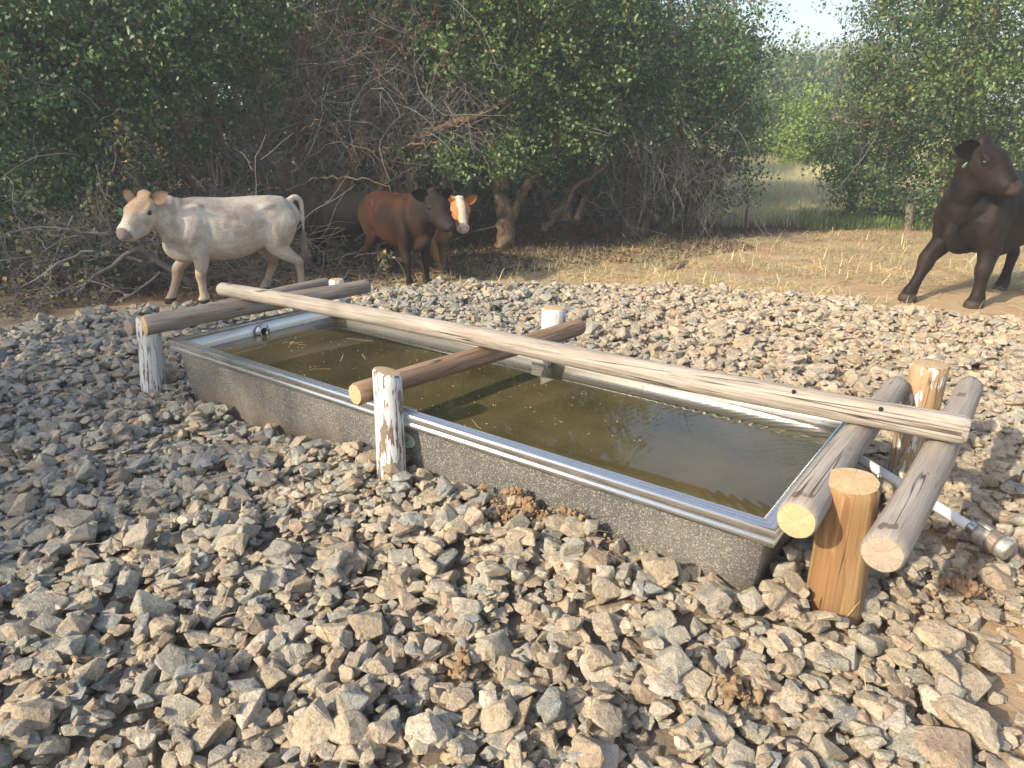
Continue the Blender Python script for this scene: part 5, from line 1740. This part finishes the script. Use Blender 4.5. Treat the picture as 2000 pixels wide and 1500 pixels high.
def ear_bm(L_, W_, cup=0.35):
    bm = bmesh.new()
    nl, nw = 9, 7
    grid = []
    for i in range(nl):
        f = i/(nl-1)
        w = W_*(math.sin(PI*min(1, (f*0.86+0.14)))**0.75)*(1 if f < .9 else .8)
        row = []
        for j in range(nw):
            g = j/(nw-1)*2-1
            row.append(bm.verts.new((L_*f, g*w, cup*W_*(g*g)*(1-f*.5) - 0.10*L_*f*f)))
        grid.append(row)
    for i in range(nl-1):
        for j in range(nw-1):
            bm.faces.new((grid[i][j], grid[i+1][j], grid[i+1][j+1], grid[i][j+1]))
    g_ = bm.faces[:]
    bmesh.ops.solidify(bm, geom=g_, thickness=0.010)
    return bm


def dirv(yaw, elev): return np.array([math.cos(elev)*math.cos(yaw), math.cos(elev)*math.sin(yaw), math.sin(elev)])


def make_cow(label, loc, heading, scale, colour, legs, neck=(0, 0.5, .42), head=(0, -0.25), tail='hang', tag_ear=None, ear_spread=0.35,
             heavy=0.0, coat='coat', muzzle=(0.10, 0.075, 0.065), ear_col=None, cat='calf', name='calf', head_s=1.0, tag_r=.036, hl=.93):
    """Local axes: x ahead, y to its left, z up, withers at 1.0. heading: direction of x on the ground."""
    parts = []
    hv = heavy
    torso = [(-.64, 0, .80, .10, .13), (-.57, 0, .785, .175, .195), (-.44, 0, .765, .225+.01*hv, .235), (-.26, 0, .735, .235+.02*hv, .262), (-.06, 0, .700, .255+.02*hv, .298+.02*hv),
             (.14, 0, .695, .245+.03*hv, .302+.02*hv), (.32, 0, .715, .215+.04*hv, .285+.02*hv), (.46, 0, .735, .175+.03*hv, .235+.01*hv), (.56, 0, .735, .105+.02*hv, .15)]
    parts.append(sweep(torso, (0, 0, 1), 24))
    # backbone ridge, hip bones, shoulder blades
    parts.append(sweep([(-.55, 0, .955, .03, .03), (-.3, 0, .972, .035, .03), (0, 0, .968, .03, .03), (.25, 0, .985, .035, .03), (.4, 0, .96, .04, .05)], (0, 0, 1), 10))
    for sy in (1, -1):
        parts.append(sweep([(-.40, sy*.135, .90, .05, .045), (-.33, sy*.165, .895, .045, .04), (-.26, sy*.15, .88, .04, .04)], (0, 0, 1), 10))
        parts.append(sweep([(.30, sy*.11, .93, .05, .07), (.35, sy*.165+sy*.02*hv, .80, .055, .10), (.40, sy*.175+sy*.02*hv, .66, .06, .10), (.40, sy*.15, .56, .06, .08)], (1, 0, 0), 12))
        parts.append(sweep([(-.52, sy*.10, .84, .08, .12), (-.47, sy*.155, .74, .09, .16), (-.40, sy*.165, .62, .085, .135), (-.37, sy*.16, .53, .07, .09)], (1, 0, 0), 12))
    # neck and head
    nyaw, nel, nlen = neck
    H0 = np.array([.42, 0, .80+.02*hv]) + nlen*dirv(nyaw, nel)
    mid = np.array([.42, 0, .80]) + 0.5*nlen*dirv(nyaw*0.55, nel)
    nk = 1+.08*hv
    parts.append(sweep([(.28, 0, .77, .15*nk, .215), (.42, 0, .80, .135*nk, .20), tuple(mid)+(.118*nk, .185*nk), tuple(H0-0.03*dirv(nyaw, nel))+(.10*nk, .145*nk), tuple(H0+.04*dirv(nyaw, nel))+(.085, .11)], (0, 0, 1), 18))
    # brisket and throat skin
    parts.append(sweep([tuple(H0+np.array([0, 0, -.10]))+(.035, .06), tuple(mid+np.array([0, 0, -.15]))+(.04, .08), (.54, 0, .56, .06, .10), (.46, 0, .475-.02*hv, .075, .075), (.32, 0, .45, .07, .06)], (0, 0, 1) if nel < 1.0 else (1, 0, 0), 12))
    hyaw, hel = head
    hd = dirv(hyaw, hel)
    hs = head_s
    upv = np.array([0, 0, 1.0]); side = np.cross(upv, hd); side /= np.linalg.norm(side); hup = np.cross(hd, side)
    def hp(f, s=0.0, u=0.0): return H0 + hs*(hd*f*hl + side*s + hup*u)
    HS = [(-.07, .062, .06, .02), (-.02, .102, .094, .02), (.05, .117, .122, .0), (.11, .114, .130, -.014), (.17, .097, .118, -.026), (.23, .083, .102, -.036), (.28, .078, .090, -.042), (.325, .080, .081, -.041), (.36, .073, .067, -.037), (.38, .054, .049, -.035)]
    parts.append(sweep([tuple(hp(f, 0, u))+(hs*w, hs*h) for f, w, h, u in HS], upv, 20))
    # jaw, poll and brow bones
    parts.append(sweep([tuple(hp(.01, 0, -.090))+(hs*.062, hs*.058), tuple(hp(.12, 0, -.115))+(hs*.060, hs*.048), tuple(hp(.25, 0, -.108))+(hs*.050, hs*.034), tuple(hp(.335, 0, -.088))+(hs*.044, hs*.028)], upv, 12))
    parts.append(sweep([tuple(hp(-.05, -.045, .095))+(hs*.03, hs*.03), tuple(hp(-.045, 0, .108))+(hs*.035, hs*.035), tuple(hp(-.05, .045, .095))+(hs*.03, hs*.03)], hd, 10))
    for sy in (1, -1):
        parts.append(sweep([tuple(hp(.05, sy*.092, .058))+(hs*.024, hs*.022), tuple(hp(.11, sy*.098, .050))+(hs*.026, hs*.020), tuple(hp(.165, sy*.080, .02))+(hs*.018, hs*.018)], upv, 8))
    # legs: feet given as (dx, dy, lift) from the standing place
    for key, sy in (('fl', 1), ('fr', -1)):
        dx, dy = legs[key][:2]
        k = legs[key][2] if len(legs[key]) > 2 else 0.0
        y0 = sy*(.135+.03*hv); x0 = .37
        fx, fy = x0+dx, y0*.92+dy
        ex, ey = x0-.03+dx*.22, y0+dy*.2
        kx, ky = x0+dx*.55+k*.05, y0+dy*.55
        lw = 1.16+.30*hv
        parts.append(sweep([(x0, y0*.95, .66, .075*lw, .115*lw), (x0-.01+dx*.08, y0, .56, .066*lw, .095*lw), (ex, ey, .45, .056*lw, .068*lw), (kx-.01, ky, .335, .042*lw, .047*lw), (kx, ky, .285, .043*lw, .046*lw),
                            (kx+(fx-kx)*.35, ky+(fy-ky)*.35, .20, .030*lw, .034*lw), (kx+(fx-kx)*.75, ky+(fy-ky)*.75, .115, .030*lw, .034*lw), (fx-.005, fy, .075, .037*lw, .042*lw), (fx+.012, fy, .045, .034*lw, .040*lw)], (1, 0, 0), 14))
        parts.append(sweep([(fx+.008, fy, .055, .036*lw, .040*lw), (fx+.018, fy, .028, .043*lw, .050*lw), (fx+.024, fy, .004, .047*lw, .056*lw)], (1, 0, 0), 12, 2))
    for key, sy in (('hl', 1), ('hr', -1)):
        dx, dy = legs[key][:2]
        y0 = sy*(.135+.02*hv); x0 = -.47
        fx, fy = x0+dx, y0*.95+dy
        sx_ = -.36+dx*.18
        hx_, hy_ = x0-.055+dx*.60, y0+dy*.6
        lw = 1.16+.1*hv
        parts.append(sweep([(-.45, y0*.9, .74, .10*lw, .17*lw), (-.42+dx*.08, y0, .62, .088*lw, .135*lw), (sx_-.01, y0+dy*.2, .52, .070*lw, .10*lw), (sx_*.55+hx_*.45, y0+dy*.35, .42, .050*lw, .068*lw),
                            (hx_+.012, hy_, .335, .036*lw, .050*lw), (hx_, hy_, .30, .037*lw, .048*lw), (hx_+(fx-hx_)*.4, hy_+(fy-hy_)*.4, .20, .030*lw, .035*lw), (hx_+(fx-hx_)*.8, hy_+(fy-hy_)*.8, .11, .031*lw, .036*lw),
                            (fx-.005, fy, .072, .037*lw, .043*lw), (fx+.012, fy, .045, .034*lw, .040*lw)], (1, 0, 0), 14))
        parts.append(sweep([(fx+.008, fy, .055, .036*lw, .040*lw), (fx+.018, fy, .028, .043*lw, .048*lw), (fx+.024, fy, .004, .046*lw, .054*lw)], (1, 0, 0), 12, 2))
    # tail
    if tail == 'raised':
        tp = [(-.60, 0, .92), (-.68, 0, .965), (-.735, 0, .93), (-.75, 0, .84), (-.745, .01, .72), (-.73, .03, .60)]
    else:
        tp = [(-.60, 0, .90), (-.665, 0, .89), (-.685, 0, .80), (-.685, .01, .62), (-.68, .015, .46)]
    parts.append(sweep([p+(r, r) for p, r in zip(tp, np.linspace(.036, .016, len(tp)))], (0, 1, 0), 10))
    sheath = hv > 0.5
    if sheath: parts.append(sweep([(-.15, 0, .40, .05, .05), (-.02, 0, .37, .05, .045), (.06, 0, .345, .03, .035)], (0, 0, 1), 10))
    me = fuse(parts, 0.0125, 6)
    nv = len(me.vertices)
    co = np.empty(nv*3, np.float32); me.vertices.foreach_get('co', co); co = co.reshape(-1, 3)
    nz = np.array([mnoise.noise(Vector(p)*3.2 + Vector((loc[0], 0, 0))) for p in co.tolist()])
    nz2 = np.array([mnoise.noise(Vector(p)*9.0 + Vector((0, loc[1], 0))) for p in co.tolist()])
    rel = (co - H0)/hs
    hf = rel @ hd/hl; hsd = rel @ side; hu = rel @ hup
    in_head = (np.linalg.norm(rel - np.outer(np.clip(hf, -.05, .45), hd), axis=1) < .19) & (hf > -.09)
    nrm = np.empty(nv*3, np.float32); me.vertices.foreach_get('normal', nrm); nrm = nrm.reshape(-1, 3)
    rib = np.exp(-((co[:, 0]+.02)/.20)**4)*np.exp(-((co[:, 2]-.74)/.15)**2)
    disp = 0.0008*rib*np.sin(co[:, 0]*62 + co[:, 2]*9)
    nkw = np.exp(-((co[:, 0]-.50)/.12)**2)*(co[:, 2] > .55)*(~in_head)
    disp += 0.0030*nkw*np.sin((co[:, 0]*.9+co[:, 2]*.35)*88 + 2.5*nz)
    disp += 0.006*nz + 0.0022*nz2
    disp *= np.where(in_head, .5, 1)
    hip = np.exp(-(((co[:, 0]+.30)/.06)**2 + ((co[:, 2]-.80)/.08)**2)); disp -= 0.012*hip
    flank = np.exp(-(((co[:, 0]+.30)/.05)**2 + ((co[:, 2]-.55)/.09)**2)); disp -= 0.012*flank
    shg = np.exp(-((co[:, 0]-.235)/.025)**2)*np.exp(-((co[:, 2]-.70)/.16)**2); disp -= 0.010*shg
    co2 = co + nrm*disp[:, None]
    me.vertices.foreach_set('co', co2.astype(np.float32).ravel()); me.update()
    colr = colour(co, nz, nz2, hf, hsd, hu, in_head)
    mz = in_head & (hf > .360 + .008*nz2) & (hu > -.066)
    colr[mz] = np.array(muzzle)*(1+.3*nz2[mz, None])
    hoof = co[:, 2] < .052+.006*nz2
    colr[hoof] = np.array((.055, .042, .034))
    ca = me.color_attributes.new('coat', 'FLOAT_COLOR', 'POINT')
    ca.data.foreach_set('color', np.concatenate([np.clip(colr, 0, 1), np.ones((nv, 1))], 1).astype(np.float32).ravel())
    root = empty(name, loc, heading)
    root.scale = (scale,)*3
    tag(root, label, cat)
    body = obj('body', me, M[coat], root)

    def frame(o, X_, Z_, at_):
        X_ = Vector(X_).normalized(); Z_ = Vector(Z_); Y_ = Z_.cross(X_).normalized(); Z_ = X_.cross(Y_)
        m = Matrix((X_, Y_, Z_)).transposed().to_4x4(); m.translation = Vector(at_)
        o.matrix_basis = m
    ecol = ear_col if ear_col is not None else colr[in_head & (hf < .05)].mean(0)
    for sy in (1, -1):
        bm = ear_bm(.165*hs, .060*hs)
        e = bm_obj('ear', bm, M[coat], root, True)
        ec = np.tile(np.array([*ecol, 1.0]), (len(e.data.vertices), 1)).astype(np.float32)
        a_ = e.data.color_attributes.new('coat', 'FLOAT_COLOR', 'POINT'); a_.data.foreach_set('color', ec.ravel())
        frame(e, side*sy*1.0 - hd*.25 + hup*ear_spread, hd*.9 + hup*.35, hp(-.02, sy*.078, .055))
        if tag_ear == sy:
            bm = bmesh.new()
            bmesh.ops.create_cone(bm, cap_ends=True, radius1=tag_r*hs, radius2=tag_r*hs, depth=.006, segments=16)
            for v in bm.verts:
                if v.co.y > 0: v.co.y *= 1.35; v.co.x *= .8
            tg_ = bm_obj('ear_tag', bm, M['tag_green'], root)
            frame(tg_, side, hd, hp(.06, sy*.215, -.02))
        bm = bmesh.new(); bmesh.ops.create_uvsphere(bm, u_segments=14, v_segments=10, radius=.022*hs)
        ey_ = bm_obj('eye', bm, M['eye'], root, True); ey_.location = hp(.112, sy*.106, .026)
        bm = bmesh.new()
        bmesh.ops.create_uvsphere(bm, u_segments=12, v_segments=8, radius=.013*hs); bmesh.ops.scale(bm, vec=(.5, 1, 1.3), verts=bm.verts)
        ns = bm_obj('nostril', bm, M['nostril'], root, True)
        frame(ns, hd*.75+side*sy*.65, hup, hp(.368, sy*.040, -.010))
    # tail switch: a bundle of hairs
    rng = np.random.default_rng(int(abs(loc[0])*100))
    tip = np.array(tp[-1]); HR = []
    for k in range(70):
        a = tip + rng.normal(0, .010, 3); b = tip + np.array([rng.normal(0, .03), rng.normal(0, .03), -rng.uniform(.10, .24)])
        HR.append((wander(rng, a, b, 4, 0, .06), np.array([.004, .004, .003, .001])))
    V, F = tubes(HR, 3)
    sw = obj('tail_switch', np_mesh('tail_switch', V, F, 4, True), M[coat], root)
    tc = colour(np.array([[-.7, 0, .5]]), np.zeros(1), np.zeros(1), np.array([-1.]), np.zeros(1), np.zeros(1), np.array([False]))[0]
    sc_ = np.tile(np.array([*(tc*.85), 1.0]), (len(V), 1)).astype(np.float32)
    a_ = sw.data.color_attributes.new('coat', 'FLOAT_COLOR', 'POINT'); a_.data.foreach_set('color', sc_.ravel())
    tag(sw, kind='stuff')
    return root


def mixc(a, b, f):
    f = np.clip(f, 0, 1)[:, None]
    return np.array(a)*(1-f)+np.array(b)*f


def col_white(co, nz, nz2, hf, hs, hu, ih):
    c = mixc((.52, .455, .375), (.63, .57, .49), .5+nz)
    c = c*(1-.35*np.clip((nz-.15)*2.2, 0, 1)[:, None]*np.array([.6, .75, .9]))
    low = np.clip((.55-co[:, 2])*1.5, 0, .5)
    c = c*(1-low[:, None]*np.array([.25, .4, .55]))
    dirt = np.clip((nz2-.12)*3, 0, .5)*np.clip((co[:, 2]-.35)*3, 0, 1)
    c = c*(1-dirt[:, None]*np.array([.35, .45, .55]))
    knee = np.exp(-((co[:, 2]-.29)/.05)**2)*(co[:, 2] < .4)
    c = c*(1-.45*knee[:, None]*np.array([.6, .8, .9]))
    f = ih & (hu > .06) & (hf < .2)
    c[f] = mixc(c[f], (.62, .40, .22), .75*np.ones(f.sum()))
    return c


def col_brown(co, nz, nz2, hf, hs, hu, ih):
    c = mixc((.062, .024, .014), (.022, .013, .010), .5+1.8*nz)
    c = c*(1-.35*np.clip(nz2, 0, 1)[:, None])
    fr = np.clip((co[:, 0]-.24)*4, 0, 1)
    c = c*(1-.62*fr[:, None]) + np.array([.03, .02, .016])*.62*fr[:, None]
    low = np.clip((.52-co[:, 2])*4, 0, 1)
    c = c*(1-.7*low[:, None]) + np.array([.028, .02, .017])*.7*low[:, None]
    c[ih] = np.array([.028, .022, .021])*(1+.4*nz2[ih, None])
    return c


def col_tan(co, nz, nz2, hf, hs, hu, ih):
    c = mixc((.30, .18, .085), (.25, .165, .085), .5+nz)
    blaze = ih & (np.abs(hs) < .045+.01*nz2) & (hu > -.02)
    c[ih] = np.array([.42, .215, .09])
    c[blaze] = np.array([.62, .52, .42])
    m = ih & (hf > .34); c[m] = np.array([.66, .58, .50])
    return c


def col_black(co, nz, nz2, hf, hs, hu, ih):
    c = mixc((.012, .010, .009), (.020, .015, .013), .5+nz)
    return c


def col_bull(co, nz, nz2, hf, hs, hu, ih):
    c = mixc((.014, .010, .009), (.025, .017, .014), .5+nz+.3*nz2)
    kn = np.exp(-((co[:, 2]-.30)/.07)**2)
    c = c*(1+.5*kn[:, None])
    return c


# white calf walking left, head turned a little to the camera
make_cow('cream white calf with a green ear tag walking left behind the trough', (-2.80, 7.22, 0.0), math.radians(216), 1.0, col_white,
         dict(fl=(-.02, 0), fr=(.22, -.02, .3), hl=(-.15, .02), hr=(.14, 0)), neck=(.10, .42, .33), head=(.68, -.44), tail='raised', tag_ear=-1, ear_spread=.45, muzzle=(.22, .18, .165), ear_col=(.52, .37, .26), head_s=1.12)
make_cow('red brown calf with a black head standing behind the trough, facing right', (-1.27, 8.12, 0.0), math.radians(-52), 0.97, col_brown,
         dict(fl=(-.04, .02), fr=(.05, 0), hl=(.06, 0), hr=(-.04, 0)), neck=(.20, .50, .30), head=(.02, -.52), ear_spread=.2, muzzle=(.05, .04, .038), coat='coat', head_s=1.1)
make_cow('tan calf with a pale blaze looking out from behind the red brown calf', (-1.19, 8.80, 0.0), math.radians(-33), 0.90, col_tan,
         dict(fl=(.0, 0), fr=(.16, 0), hl=(.05, 0), hr=(-.05, 0)), neck=(-.05, .22, .36), head=(-.72, -.66), ear_spread=.55, muzzle=(.50, .38, .32), ear_col=(.58, .26, .10), head_s=1.05)
make_cow('black calf standing in deep shade behind the rump of the white calf', (-2.02, 8.80, 0.0), math.radians(186), 0.93, col_black,
         dict(fl=(.04, 0), fr=(-.06, 0), hl=(-.05, 0), hr=(.05, 0)), neck=(.1, .05, .36), head=(.2, -.55), ear_spread=.2, head_s=1.08)
make_cow('black bull with a green ear tag at the right edge, head turned to look right', (4.93, 7.42, 0.0), math.radians(205), 1.27, col_bull,
         dict(fl=(.02, .04), fr=(.26, -.05, .2), hl=(0, 0), hr=(0, 0)), neck=(.55, 1.0, .34), head=(1.68, -.50), tag_ear=-1, ear_spread=-.15, heavy=1.0, coat='coat_black', muzzle=(.060, .042, .036),
         cat='bull', name='bull', head_s=1.14, tag_r=.018, hl=.82)
